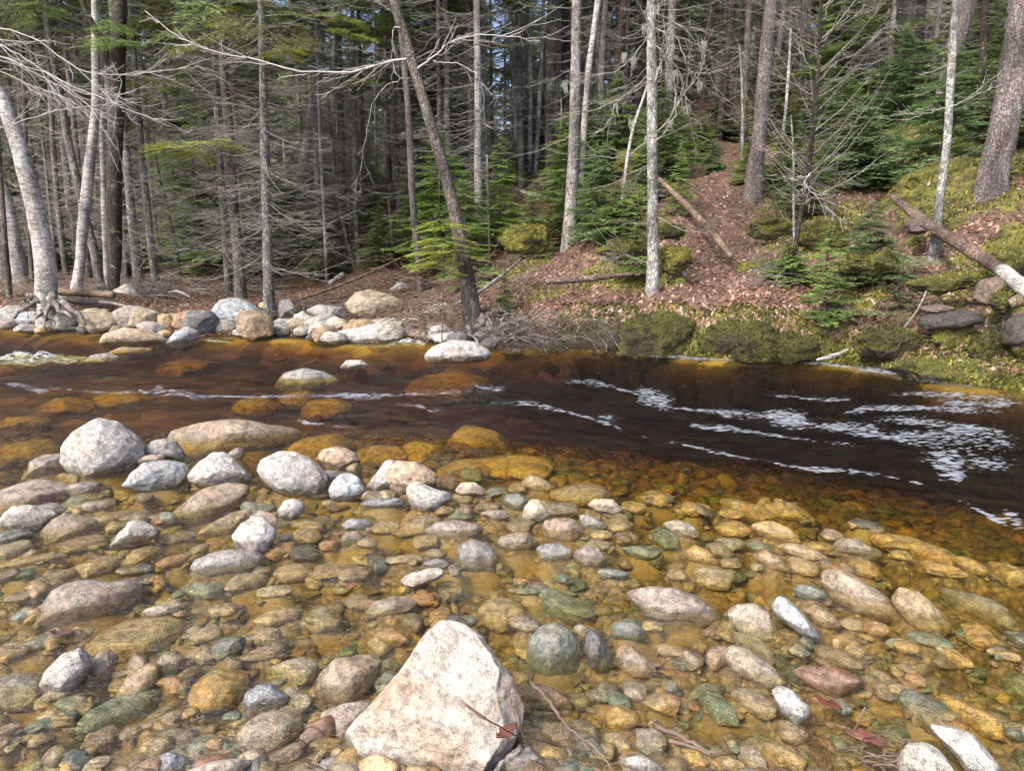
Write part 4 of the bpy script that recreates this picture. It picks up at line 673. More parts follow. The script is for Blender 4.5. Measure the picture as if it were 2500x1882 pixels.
def rock_shape(W, D, Hh, poly, seed, sub, rough=1., angular=.35):
    """unit blob stretched to the traced outline; local axes x right, z up, y away"""
    v, f = ico(sub); r2 = np.random.default_rng(seed)
    ang = np.arctan2(v[:, 2], v[:, 0]); rho = np.sqrt(v[:, 0]**2+v[:, 2]**2)
    th = np.linspace(-pi, pi, 97); 
    if poly is None:
        n_ = 2.0+r2.uniform(0, .9); R_ = (np.abs(np.cos(th)/(W/2))**n_+np.abs(np.sin(th)/(Hh/2))**n_)**(-1/n_)
        R_ = R_*(1+.06*np.sin(2*th+r2.uniform(0, 6))+.05*np.sin(3*th+r2.uniform(0, 6)))
    else:
        p = np.array(poly); q = np.roll(p, -1, 0); R_ = np.zeros(97)
        for k, t_ in enumerate(th):
            dx, dz = cos(t_), sin(t_); e = q-p; den = dx*e[:, 1]-dz*e[:, 0]; den = np.where(abs(den) < 1e-12, 1e-12, den)
            tt = (p[:, 0]*e[:, 1]-p[:, 1]*e[:, 0])/den; ss = (p[:, 0]*dz-p[:, 1]*dx)/den
            ok = (tt > 0) & (ss >= -1e-6) & (ss <= 1+1e-6); R_[k] = tt[ok].max() if ok.any() else (W+Hh)/4
        for _ in range(2 if max(W, Hh) < .8 else 1):
            R_[:-1] = (.5*R_+.25*np.roll(R_[:-1], 1)[np.arange(97) % 96]+.25*np.roll(R_[:-1], -1)[np.arange(97) % 96])[:-1]; R_[-1] = R_[0]
    Rr = np.interp(ang, th, R_)
    y = v[:, 1]; y = np.sign(y)*np.abs(y)**.9
    rr = rho**.92
    V = np.stack([np.cos(ang)*rr*Rr, y*D/2, np.sin(ang)*rr*Rr], -1)
    # facets: shallow plane cuts through the rounded body, softened
    S = np.array([W/2, D/2, Hh/2]); N = V/S
    for k in range(int(6+angular*9)):
        n = r2.normal(size=3); n[1] *= 1.2; n /= np.linalg.norm(n); c_ = r2.uniform(.70, .93)+(.1 if poly is not None and abs(n[1]) < .5 else 0)
        d = N@n-c_; N = N-np.maximum(d, 0)[:, None]*n*(.55+.4*angular)
    if angular > 1.5:
        for n, c_ in (((.10, -.93, .34), .60), ((.86, -.5, .1), .90), ((-.75, -.45, .45), .80), ((-.25, -.85, -.45), .66)):
            n = np.array(n)/np.linalg.norm(n); N = N-np.maximum(N@n-c_, 0)[:, None]*n
    m = (W+D+Hh)/3
    dn = fbm(N*1.3+seed*3.1, seed, 3)*.06+fbm(N*4+seed, seed+9, 4)*.024+np.abs(fbm(N*2.4+seed*.7, seed+5, 3))*-.03*angular
    N = N*(1+dn*rough)[:, None]
    V = N*S; V[:, 0] *= W/np.ptp(V[:, 0]); V[:, 2] *= Hh/np.ptp(V[:, 2]); V[:, 0] -= (V[:, 0].max()+V[:, 0].min())/2; V[:, 2] -= (V[:, 2].max()+V[:, 2].min())/2
    if poly is not None: pp = np.array(poly); V[:, 0] += (pp[:, 0].max()+pp[:, 0].min())/2; V[:, 2] += (pp[:, 1].max()+pp[:, 1].min())/2
    return V, f
def add_stone(c, col, st, shp, land=None, seed=1):
    if isinstance(shp, tuple):
        pts = None; x0, y0 = px(c, shp[0], shp[1]); x1, y1 = px(c, shp[2], shp[3])
    else:
        pts = np.array(allpx(c, shp)); x0, y0 = pts.min(0); x1, y1 = pts.max(0)
    cx, cy, w_, h_ = (x0+x1)/2, (y0+y1)/2, x1-x0, y1-y0
    r = ray(cx, cy); al = -math.atan2(r[2], r[1]); r2 = random.Random(seed)
    df = .8 if st != 's' else .62
    def ext(t):
        W = w_*t/F; Hh = h_*t/F; D = df*math.sqrt(W*Hh)*(1.1 if st[0] in 'dDK' else 1.0); D = max(D, .55*Hh)
        return W, Hh, D, math.hypot(Hh/2*cos(al), D/2*sin(al))
    r0 = on(cx, cy); mg = .0 if r0[1] < 5 else min(.16, .28*max(0., -float(H(r0[:1], r0[1:2])[0])))
    if st[0] == 'K':
        t = float(st[1:])/r[1]; rb = ray(cx, y1-.12*h_); tt = np.linspace(9, 24, 300); hh = np.maximum(H(rb[0]*tt, rb[1]*tt), 0); hit = np.where(CAMH+rb[2]*tt < hh)[0]
        if len(hit) and y1 > 780: W, Hh, D, ez = ext(tt[hit[0]]); t = (tt[hit[0]]*rb[1]+.38*D)/r[1]
    elif st == 's':
        t = -CAMH/r[2]
        for _ in range(12):
            W, Hh = w_*t/F, h_*t/F; Hv = min(.85*Hh, .6*W, .34)*(1 if t < 6 else 1.5); t = (-.012-mg-Hv/2-CAMH)/r[2]
        D = Hh; ez = Hv/2
    else:
        k = dict(d=.4, D=.3, w=-.42, s=-1.12)[st]; t = -CAMH/r[2]
        for _ in range(12):
            W, Hh, D, ez = ext(t); zc = k*ez-(.015 if st == 's' else 0); t = (zc-CAMH)/r[2]
    W, Hh, D, ez = ext(t); cen = np.array([r[0]*t, r[1]*t, CAMH+r[2]*t])
    poly = None
    if pts is not None: poly = [((a-cx)*t/F, -(b-cy)*t/F) for a, b in pts]
    big = max(w_, h_)
    sub = 6 if big > 420 else 5 if big > 90 else 4
    ang_ = 1.6 if st == 'D' else {'w': .5, 'bg': .6, 'lg': .35}.get(col, .3) if land else r2.uniform(.35, 1.)
    V, f = rock_shape(W, D, Hh, poly, seed, sub, 1., ang_)
    ca, sa = cos(al), sin(al)          # local z (screen up) -> tilted, local y -> along the view
    X = V[:, 0]; Y = V[:, 1]*ca+V[:, 2]*sa; Z = -V[:, 1]*sa+V[:, 2]*ca
    if st == 's': Y = V[:, 2]*min(.72/sa, 3.6); Z = -V[:, 1]*(Hv/D)
    # yaw to the bearing
    b = math.atan2(r[0], r[1]); Xr = X*cos(b)+Y*sin(b); Yr = -X*sin(b)+Y*cos(b)
    V = np.stack([Xr, Yr, Z], -1)
    mat = M['quartz'] if st == 'D' else M['boulder'] if max(W, Hh) > .5 and Y.mean()+cen[1] > 6 else (M['schist'] if (seed % 4 == 0 and not land) or col in ('gn', 'tl') else M['granite'])
    big_ = max(W, Hh) > .42
    o = mk('boulder' if big_ else 'stone', V, f, None, mat, loc=cen)
    rgb = np.array(CO[col][0])*r2.uniform(.92, 1.08)*(1.15 if st == 's' else 1)
    o.color = (*rgb, 1. if st[0] in 'dDK' else .35 if st == 'w' else .6)
    stones.append(dict(o=o, c=cen, W=W, D=max(D, Hh*.8), col=col, st=st[0], land=land, asp=w_/h_, sx=cx, sy=cy, big=big_, h=Hh, sw=w_, sh=h_))
for i, s in enumerate(ST): add_stone(*s[:4], land=s[4] if len(s) > 4 else None, seed=i+1)
random.seed(21)
for k in range(64):
    a_ = random.uniform(-20, 1230); w_ = random.uniform(24, 92); h_ = w_*random.uniform(.5, .8); b_ = float(np.interp(a_, [q[0] for q in WL], [q[1] for q in WL]))+random.uniform(-30, 3)
    CROP['O'] = (0, 0, 1.); add_stone('O', random.choice(['g', 'gt', 'g', 'lg', 'g', 'dg', 'g', 'bg', 'b']), 'K15', (a_-w_/2, b_-h_*.8, a_+w_/2, b_+h_*.2), seed=700+k)
# further single cobbles filling the shallows and amber boulders on the channel bed, laid on the bed
NB = max(0, 372-len(stones)); tries = 0; extra = []
def clash(x, y, rad, m=.8):
    for s in stones:
        if (s['c'][0]-x)**2+(s['c'][1]-y)**2 < (m*(rad+.45*max(s['W'], s['D'])))**2: return True
    return False
pal = ['t','t','gt','gd','lt','b','o','gg','g','pt','t','gd','gn','b']
def clash_px(x, y, w_, h_):
    for s in stones:
        if abs(s['sx']-x) < .42*(s['sw']+w_) and abs(s['sy']-y) < .42*(s['sh']+h_): return True
    return False
while NB > 0 and tries < 30000:
    tries += 1
    sx = random.uniform(-60, 2560); sy = random.uniform(900, 1880)
    if NB > 40: sy = random.uniform(985, 1290); sx = random.uniform(700, 2560)
    far = sy < 1150
    p = on(sx, sy); dpt = float(H(p[:1], p[1:2])[0])
    if dpt > -.03 or dpt < -.6: continue
    ph = random.uniform(22, 60)*(.8 if far else 1)*(1-.4*(tries/30000)); pw = ph*random.uniform(1.5, 2.6)*(1.3 if far else 1)
    if clash_px(sx, sy, pw, ph): continue
    CROP['O'] = (0, 0, 1.)
    add_stone('O', random.choice(pal if not far else ['gd', 't', 'gd', 'gt']), 's', (sx-pw/2, sy-ph/2, sx+pw/2, sy+ph/2), seed=1000+tries)
    NB -= 1
# the bed rises under each stone so that it rests in it
for s in stones:
    if s['c'][1] < 8.5 and s['st'] != 'K':
        me = s['o'].data; co = np.empty(len(me.vertices)*3, np.float32); me.vertices.foreach_get('co', co); co = co.reshape(-1, 3); zb, zt = co[:, 2].min()+s['c'][2], co[:, 2].max()+s['c'][2]
        r_ = .5*max(np.ptp(co[:, 0]), np.ptp(co[:, 1])); BUMP.append((s['c'][0], s['c'][1], r_, min(zb+.30*(zt-zb), -.035)))
ground()
# labels
def shape_word(s, i):
    a = s['asp']
    return 'long' if a > 2.3 else 'oval' if a > 1.45 else 'rounded' if a > .9 else 'upright'
lands = [s for s in stones if s['land']]
used = {}
for i, s in enumerate(stones):
    o = s['o']; cat = 'boulder' if s['big'] else 'stone'; state = {'d': 'dry', 'D': 'dry', 'w': 'half-submerged', 's': 'sunken', 'K': 'bank'}[s['st']]
    if s['land']: lab = s['land']; lab = lab if s['sy'] > 0 else lab
    else:
        ls = sorted(lands, key=lambda q: math.hypot(q['sx']-s['sx'], (q['sy']-s['sy'])*1.5))
        sz = 'small ' if s['W'] < .14 else ''
        cand = []
        for L in ls[:8]:
            dx, dy = s['sx']-L['sx'], s['sy']-L['sy']
            wd = ('right of' if dx > 0 else 'left of') if abs(dx) > 1.2*abs(dy) else ('in front of' if dy > 0 else 'behind')
            dist = '' if math.hypot(dx, dy*1.5) < 230 else 'well '
            cand.append('%s%s %s %s %s %s%s the %s' % (sz, state, CO[s['col']][1], shape_word(s, i), cat, dist, wd, L['land']))
        lab = next((c_ for c_ in cand if c_ not in used and len(c_.split()) <= 16), None)
        if lab is None:
            lab = cand[0]; k = 2
            while '%s, number %d away' % (lab, k) in used: k += 1
            lab = ' '.join(('%s' % lab).split()[:14])+', '+{2: 'farther', 3: 'farther still', 4: 'farthest'}.get(k, 'apart')
    used[lab] = 1
    if s['land'] and len(lab.split()) < 4: lab += ' in the river'
    tag(o, lab, cat, 'boulders along the far bank' if s['c'][1] > 10 else 'boulders and cobbles in the shallows')
# pebbles: uncountable small stones covering the bed
def pebbles():
    G = Geo(); v2, f2 = ico(2); v1, f1 = ico(1); n = 0; pc = np.array([CO[k][0] for k in ['t','gt','gd','b','o','gg','gt','pt','gn','t','lt','b','t','r','t','gt','gd','b']])
    boxes = np.array([(s['sx'], s['sy'], s['sw'], s['sh']) for s in stones])
    N = 36000; sx = rng.uniform(-500, 3300, N); sy = 985+(1990-985)*rng.uniform(0, 1, N)**1.15
    size = rng.lognormal(-3.2, .5, N); size = np.clip(size, .012, .12)
    Pp = np.array([on(a, b) for a, b in zip(sx, sy)]); zb = H(Pp[:, 0], Pp[:, 1])
    dens = n2(Pp[:, 0], Pp[:, 1], 1.1, 61, 3); sandy = np.exp(-(((sx-720)/110)**2+((sy-1830)/90)**2))+np.exp(-(((sx-1850)/260)**2+((sy-1740)/90)**2))*.9+np.exp(-(((sx-1300)/80)**2+((sy-1650)/60)**2))*.7
    bm_ = np.array([(s['sx'], s['sy'], s['sw'], s['sh']) for s in stones])
    for i in np.argsort(-size):
        if ((((sx[i]-bm_[:, 0])/(bm_[:, 2]*.43))**2+((sy[i]-bm_[:, 1])/(bm_[:, 3]*.43))**2) < 1).any(): continue
        if zb[i] < -.7: continue
        if dens[i] < -.45 and size[i] < .03: continue
        if random.random() < sandy[i] and size[i] > .012: continue
        far = Pp[i, 1] > 4.2
        if far: size[i] *= 2. if size[i] < .03 else 1.5
        a = size[i]*.5; v, f = (v2, f2) if size[i]/Pp[i, 1] > .009 else (v1, f1)
        r3 = np.random.default_rng(int(i)); S = a*np.array([r3.uniform(.95, 1.6), r3.uniform(.7, 1.1), r3.uniform(.35, .75)])
        q = v.copy()
        for _ in range(7):
            nn = r3.normal(size=3); nn /= np.linalg.norm(nn); q = q-np.maximum(q@nn-r3.uniform(.45, .85), 0)[:, None]*nn*.8
        q = q*(1+.08*vn(v*1.8+i*.37, 3))[:, None]*S; th = r3.uniform(0, pi)*1.0; c_, s_ = cos(th), sin(th)
        q = np.stack([q[:, 0]*c_-q[:, 1]*s_, q[:, 0]*s_+q[:, 1]*c_, q[:, 2]+q[:, 0]*r3.uniform(-.25, .25)], -1)+[Pp[i, 0], Pp[i, 1], zb[i]+S[2]*r3.uniform(.25, .9)]
        G.add(q, f, None, pc[r3.integers(len(pc))]*r3.uniform(.7, 1.2))
    tag(G.build('pebbles', M['pebbles']), 'small rounded pebbles of tan grey and green covering the shallow river bed', 'pebbles', kind='stuff')
pebbles()
# ---------------- foam on the water ----------------
def foam():
    G = Geo(); v, f = ico(0)
    L = [ # full-view polyline, width px, density per px, blob size
    (P(1190,746,1330,750,1400,766,1500,773,1620,776,1760,783,1850,797,1930,808,2000,822,2100,831,2212,841),5,1.6,.026),
    (P(1820,790,1900,800,1990,812),16,.8,.02),
    (P(0,825,100,835,200,850,330,852,430,860,560,862,700,858,830,856,930,848,1010,838,1100,842),9,.9,.03),
    (P(1100,818,1180,822,1280,825,1370,848,1450,880,1530,890,1620,902,1700,905,1760,920,1850,940,1950,950,2040,968,2130,982,2212,992),11,1.5,.028),
    (P(1370,850,1410,862,1460,878),26,3.2,.027),(P(1640,900,1690,908,1760,918),30,3.6,.027),(P(1760,915,1850,925,1930,938),16,2.0,.027),
    (P(1050,870,1150,870,1240,895,1330,925,1352,933),9,2.0,.026),(P(1370,945,1450,960,1560,980,1680,1000,1790,1020,1900,1030,1990,1045,2030,1050),7,1.7,.024),
    (P(2010,1000,2050,1012,2090,1022),46,5.5,.026),(P(2040,1075,2110,1100,2150,1120,2212,1135),8,1.6,.024),(P(2160,1110,2212,1130),26,2.,.03),
    (P(1815,905,1850,890,1900,882,2000,880,2100,890,2212,897),12,1.5,.028),(P(1880,903,1980,912,2080,925,2212,942),16,1.5,.03),
    (P(1600,852,1700,862,1750,866,1830,862,1870,858),7,.9,.03),(P(2020,872,2100,870,2212,880),10,.8,.03),(P(1900,850,2000,848,2150,862,2212,866),14,.5,.03),
    (P(1450,905,1500,918,1580,930,1700,945,1830,958,1900,968),8,.9,.026),(P(620,910,700,918,760,925),5,.7,.026),(P(840,875,900,878,960,886),8,.7,.026),(P(1290,900,1330,908),6,.6,.026),
    (P(0,825,60,838,110,846),9,.9,.03),(P(320,845,380,850,450,866),12,.9,.03),(P(1000,828,1060,838,1110,838),14,1.6,.03),
    (P(1870,948,2000,950,2150,955,2212,965),30,.35,.024),(P(1960,985,2100,1000,2212,1012),30,.35,.024)]
    for pts, wd, den, bs in L:
        p = np.array(allpx('Z', pts)); n = max(12, int(np.hypot(*np.diff(p, axis=0).T).sum()/7)); q = curve(p, n); s_ = np.linspace(0, 1, n)*n*7/120.
        q[:, 1] += vn(np.stack([s_, s_*0+3, s_*0+wd], -1), 78)*5*(wd > 5); m = 9; ss = np.linspace(-1, 1, m); hw = max(wd, 8)*1.55*(.7+.5*vn(np.stack([s_*1.3, s_*0, s_*0+wd], -1), 79))
        V = []; al = []
        for k in range(n):
            for v_ in ss: V.append(on(q[k, 0], q[k, 1]+v_*hw[k]*.95)+[0, 0, .0065]); al.append((1-abs(v_)**1.5)*min(1, 4*min(k, n-1-k)/n+.1)*min(1., .70+.07*den))
        i_ = np.arange(n*m).reshape(n, m); V = np.array(V); Q = np.stack([i_[:-1, :-1], i_[1:, :-1], i_[1:, 1:], i_[:-1, 1:]], -1).reshape(-1, 4)
        V[:, 2] += rng.uniform(0, .0015); G.add(V, None, Q, np.repeat(np.array(al)[:, None], 3, 1)); G.C[-1] = np.repeat(np.array(al)[:, None], 3, 1)
    t = NT('foam', .6); t.b.inputs['Base Color'].default_value = (.36, .39, .44, 1); v = t.n('NewGeometry').outputs['Position']; a_ = t.n('SeparateColor', i_0=t.n('Attribute', attribute_name='Col').outputs['Color']).outputs[0]
    vm = t.n('Mapping', i_0=v, i_2=(0, 0, R(-8)), i_3=(.45, 1., 1.)).outputs[0]; vd = t.mix(.04, vm, t.noise(vm, 8, 3, col=True))
    f1 = t.n('TexVoronoi', i_Vector=vd, i_Scale=33., i_Randomness=1.); f2 = t.noise(vm, 3.4, 4, .6); fr_ = t.n('SeparateColor', i_0=f1.outputs['Color']).outputs[0]
    th = t.math('SUBTRACT', t.math('ADD', t.math('MULTIPLY', a_, 1.15), t.math('MULTIPLY', t.math('SUBTRACT', f2, .5), 1.6)), .0)
    rad = t.math('MULTIPLY', t.math('MULTIPLY', th, t.math('ADD', fr_, .35)), .75)
    t.set(t.b.inputs['Alpha'], t.ramp(t.math('SUBTRACT', rad, f1.outputs['Distance']), -.09, .22, 0, .68))
    tag(G.build('foam', t.m), 'white foam flecks drifting in wavy streaks on the dark water', 'foam', kind='stuff')
    # broken white water by the far left stones and the long flat boulder
    G = Geo()
    for c, pts, hgt, ny in [('P', P(-60,1615,40,1600,120,1610,220,1608,370,1620), .05, .34), ('Q', P(640,1556,700,1538,760,1538,815,1548), .07, .22), ('P', P(900,1530,960,1532,1040,1540), .02, .12), ('P',P(-60,1640,80,1625,200,1632),.03,.25)]:
        p = np.array([on(*q)[:2] for q in allpx(c, pts)]); n = 90; t_ = np.linspace(0, 1, n); 
        bx = np.interp(t_, np.linspace(0, 1, len(p)), p[:, 0]); by = np.interp(t_, np.linspace(0, 1, len(p)), p[:, 1]); m = 16; ss = np.linspace(-1, 1, m)
        X = bx[:, None]+0*ss; Y = by[:, None]+ss*ny; ed = (1-ss**2)*np.sin(pi*t_)[:, None]**.4
        nz = fbm(np.stack([X.ravel()*5, Y.ravel()*9, X.ravel()*0], -1), 55, 4).reshape(n, m)
        Z = -.03+hgt*ed*(.7+nz*1.5); i = np.arange(n*m).reshape(n, m)
        G.add(np.stack([X, Y, Z], -1).reshape(-1, 3), None, np.stack([i[:-1, :-1], i[1:, :-1], i[1:, 1:], i[:-1, 1:]], -1).reshape(-1, 4))
    t2 = NT('white_water', .3); t2.b.inputs['Base Color'].default_value = (.50, .54, .56, 1)
    v = t2.n('NewGeometry').outputs['Position']; a = t2.ramp(t2.noise(t2.map(v, (3, 9, 3)), 3, 5, .7), .45, .58)
    t2.set(t2.b.inputs['Alpha'], a)
    tag(G.build('white_water', t2.m), 'thin broken white water curling between the far stones', 'white water', kind='stuff')
foam()
# ---------------- foliage and branch generators ----------------
def kites(P0, D, L, Wd, rs):
    n = len(P0); D = D/np.linalg.norm(D, axis=1)[:, None]
    up = np.array([0, 0, 1.])+rs.normal(0, .45, (n, 3)); S = np.cross(D, up); S /= np.linalg.norm(S, axis=1)[:, None]+1e-9
    L = L[:, None]; a = P0; b = P0+D*L*.45+S*Wd*L; c = P0+D*L; d = P0+D*L*.45-S*Wd*L
    return np.stack([a, b, c, d], 1).reshape(-1, 3)
def spray_template(seed, nt=15, kl=.075, kw=.17, dense=1.):
    rs = np.random.default_rng(seed); P0 = []; D = []; L = []
    f = lambda t: np.array([t, .05*math.sin(3*t+seed), -.10*t*t])
    for k in range(nt):
        t = .1+.9*k/(nt-1)
        for sd_ in (-1, 1):
            if rs.random() > .92*dense: continue
            l = (.34*(1-t)**.75+.07)*rs.uniform(.7, 1.15); a = R(rs.uniform(42, 60))*sd_
            d = np.array([cos(a), sin(a), rs.uniform(-.18, .08)]); o = f(t); m = max(2, int(l/.033))
            for j in range(m):
                s = (j+.5)/m; q = o+d*l*s+[0, 0, -.06*s*s*l]
                for sd2 in (-1, 1):
                    b = a+sd2*R(rs.uniform(30, 52)); P0.append(q); D.append([cos(b), sin(b), rs.uniform(-.2, .15)]); L.append(kl*rs.uniform(.7, 1.2)*(1-.35*s))
            P0.append(o+d*l*.8); D.append(d); L.append(kl*1.1)
    return kites(np.array(P0), np.array(D), np.array(L), kw, rs)
SP = [spray_template(k) for k in range(4)]+[spray_template(9+k, 11, .12, .2, .8) for k in range(2)]
LS = [spray_template(30+k, 6, .2, .24, .8) for k in range(3)]   # coarse, for the far forest
def place_sprays(G, items, tmpl, c=None):
    for (o, az, pit, L, roll) in items:
        T = tmpl[random.randrange(len(tmpl))]*L
        cr, sr = cos(roll), sin(roll); T = np.stack([T[:, 0], T[:, 1]*cr-T[:, 2]*sr, T[:, 1]*sr+T[:, 2]*cr], -1)
        cp, sp_ = cos(pit), sin(pit); T = np.stack([T[:, 0]*cp-T[:, 2]*sp_, T[:, 1], T[:, 0]*sp_+T[:, 2]*cp], -1)
        ca, sa = cos(az), sin(az); T = np.stack([T[:, 0]*ca-T[:, 1]*sa, T[:, 0]*sa+T[:, 1]*ca, T[:, 2]], -1)+o
        G.add(T, None, np.arange(len(T)).reshape(-1, 4), c)
def dead_branch(G, o, az, L, pit, r0, tw=1., jit=.035, k=3):
    n = 7; d = np.array([cos(az), sin(az), math.tan(pit)]); s = np.linspace(0, 1, n)
    bend = random.uniform(-.3, .3); side = np.array([-sin(az), cos(az), 0]); cu = random.uniform(.0, .28)
    P_ = o+d*(L*s)[:, None]+side*(bend*L*s*s)[:, None]+np.array([0, 0, 1.])*((-.22*s+(.12+cu)*s**3)*L)[:, None]
    P_[1:] += rng.normal(0, jit*L*.35, (n-1, 3)); G.tube(P_, np.linspace(r0, r0*.25, n), k, False)
    m = int(L*6*tw)
    for j in range(m):
        t = random.uniform(.2, 1.); q = np.array([np.interp(t*(n-1), range(n), P_[:, c_]) for c_ in range(3)])
        a2 = az+random.choice((-1, 1))*R(random.uniform(25, 75)); l2 = L*random.uniform(.12, .38)*(1.15-t*.6)
        e = np.array([cos(a2), sin(a2), random.uniform(-.45, .25)]); s2 = np.linspace(0, 1, 4)
        Q_ = q+e*(l2*s2)[:, None]+np.array([0, 0, 1])*(random.uniform(-.12, .2)*l2*s2**2)[:, None]
        Q_[1:] += rng.normal(0, l2*.05, (3, 3)); G.tube(Q_, np.linspace(r0*.5, r0*.22, 4), 3, False)
        if l2 > .3:
            for _ in range(2):
                a3 = a2+random.choice((-1, 1))*R(random.uniform(30, 60)); l3 = l2*random.uniform(.3, .5); tt = random.choice((1, 2))
                G.tube([Q_[tt], Q_[tt]+np.array([cos(a3), sin(a3), random.uniform(-.4, .3)])*l3*.55, Q_[tt]+np.array([cos(a3), sin(a3), random.uniform(-.3, .4)])*l3], [r0*.3, r0*.25, r0*.15], 3, False)
def trunk_geo(P_, r, k=14, lump=.05, flare=.5, seed=0):
    """closed tube with lumpy skin and root flare"""
    n = len(P_); G = Geo(); G.tube(P_, r, k); V = G.V[0]; 
    core = np.vstack([np.repeat(P_, k, 0), P_[:1], P_[-1:]]); d = V-core; nz = fbm(V*np.array([5, 5, 2.])+seed, seed, 3)
    th = np.arctan2(d[:, 1], d[:, 0]); hgt = V[:, 2]-P_[0, 2]
    fl = np.exp(-np.maximum(hgt-.1, 0)/.16)*flare*(.55+.6*np.maximum(np.sin(th*4+seed), 0)+.3*np.sin(th*2.3+seed))
    G.V[0] = core+d*(1+lump*nz+fl)[:, None]; return G
# ---------------- near trees ----------------
def near_tree(i, spec):
    name, c, pts, Y, bark, nb, bl, cs, Ht, lab = spec; Ht = Ht+4 if 12 < Ht+2 else Ht
    random.seed(100+i); q = [(*px(c, a, b), w_/CROP[c][2]) for a, b, w_ in pts]
    W3 = [np.r_[at(x, y, Y), w_*dep(x, y, Y)/F/2] for x, y, w_ in q]
    base = W3[0][:3].copy(); zt = H(base[:1], base[1:2])[0]
    dzz = base[2]-zt
    if dzz > .02 and dzz < 6:                       # run the foot down to the soil behind the undergrowth
        W3.insert(0, np.r_[base[0]-(W3[1][0]-base[0])*.0, base[1], zt, W3[0][3]*1.05]); base = W3[0][:3].copy()
    W3.insert(0, W3[0]-np.array([0, 0, .35, 0])); A = np.array(W3)
    top = A[-1]; d = (A[-1]-A[-2])[:3]; d /= np.linalg.norm(d); lean = d*[.5, .5, 1]; lean /= np.linalg.norm(lean)
    if Ht and top[2] < base[2]+Ht and name not in ('snag',) and cs < 90:
        rem = base[2]+Ht-top[2]
        for s in (.25, .5, .75, 1.): A = np.vstack([A, np.r_[top[:3]+lean*rem*s/max(lean[2], .5), top[3]*(1-.85*s)]])
    n = max(14, int((A[-1, 2]-A[0, 2])/.28)); n = min(n, 60)
    zz = np.linspace(0, len(A)-1, n); C_ = curve(A, n); C_[0] = A[0]
    root = empty(name, base); k = 16 if A[1, 3] > .1 else 10
    G = trunk_geo(C_[:, :3], C_[:, 3], k, .09 if bark in ('birch', 'dark', 'spruce') and nb < 20 else .05, .0 if A[1, 3] < .05 or name == 'leaning_tree' else .4, i)
    G.build('trunk', M[bark], root, base)
    tag(root, lab, 'tree' if name != 'snag' else 'stump', 'trees on the far bank' if name != 'snag' else None)
    def pos(z):
        o = np.argsort(C_[:, 2]); return np.array([np.interp(z, C_[o, 2], C_[o, c_]) for c_ in range(4)])
    ztop = C_[-1, 2]
    if nb:
        B = Geo(); zlim = min(ztop-.1, 8.5 if Y < 22 else 11.)
        z0 = base[2]+(.9 if cs < 90 else .25*(ztop-base[2])); up = 1. if bark not in ('birch', 'lichen') else 0
        for _ in range(int(nb*3.2) if name == 'conifer_tree' else int(nb*1.5)):
            z = random.uniform(z0, zlim) if zlim > z0 else z0; p = pos(z); az = random.uniform(0, 2*pi)
            if name == 'bare_tree':
                dead_branch(B, p[:3], az, bl*random.uniform(.4, 1.1), R(random.uniform(15, 55)), .011, 1.4)
            elif cs > 90: dead_branch(B, p[:3], az, bl*random.uniform(.4, 1.), R(random.uniform(-5, 45)), .006, 1.2)
            else: dead_branch(B, p[:3], az, bl*random.uniform(.3, 1.25), R(random.uniform(-22, 14)), .0075*(.6+.6*random.random()), 1.1)
        B.build('bare_branches', M['lichentwig'] if bark in ('lichen', 'patchy', 'grey') else M['twig'], root, base)
    if cs < 90 and Ht > cs+1:
        G = Geo(); items = []; z = base[2]+cs; birch = bark in ('birch', 'patchy') or name in ('maple_tree',)
        if not birch:
            while z < ztop-.1:
                tt = (z-base[2]-cs)/(ztop-base[2]-cs+.01); Lb = (1.9*(1-tt)**.8+.25)*(.8 if Y < 16 else 1)
                for _ in range(2):
                    p = pos(z+random.uniform(-.15, .15)); az = random.uniform(0, 2*pi)
                    items.append((p[:3]+[cos(az)*.3*Lb, sin(az)*.3*Lb, 0], az, R(random.uniform(-25, 5)), Lb*random.uniform(.5, .95), random.uniform(-.3, .3)))
                z += .38
            place_sprays(G, items, SP); o = G.build('crown', M['needles'], root, base, smooth=False); o.color = (.13+.05*random.random(), .18+.05*random.random(), .08, 1)
        else:
            for _ in range(26):
                z_ = random.uniform(base[2]+max(cs-2, 4), ztop); p = pos(z_); dead_branch(G, p[:3], random.uniform(0, 6.28), random.uniform(.7, 1.7), R(random.uniform(15, 55)), .011, 1.2)
            G.build('crown', M['twig'], root, base)
    return root
troots = [near_tree(i, t) for i, t in enumerate(TR)]
tby = {t[9]: r for t, r in zip(TR, troots)}
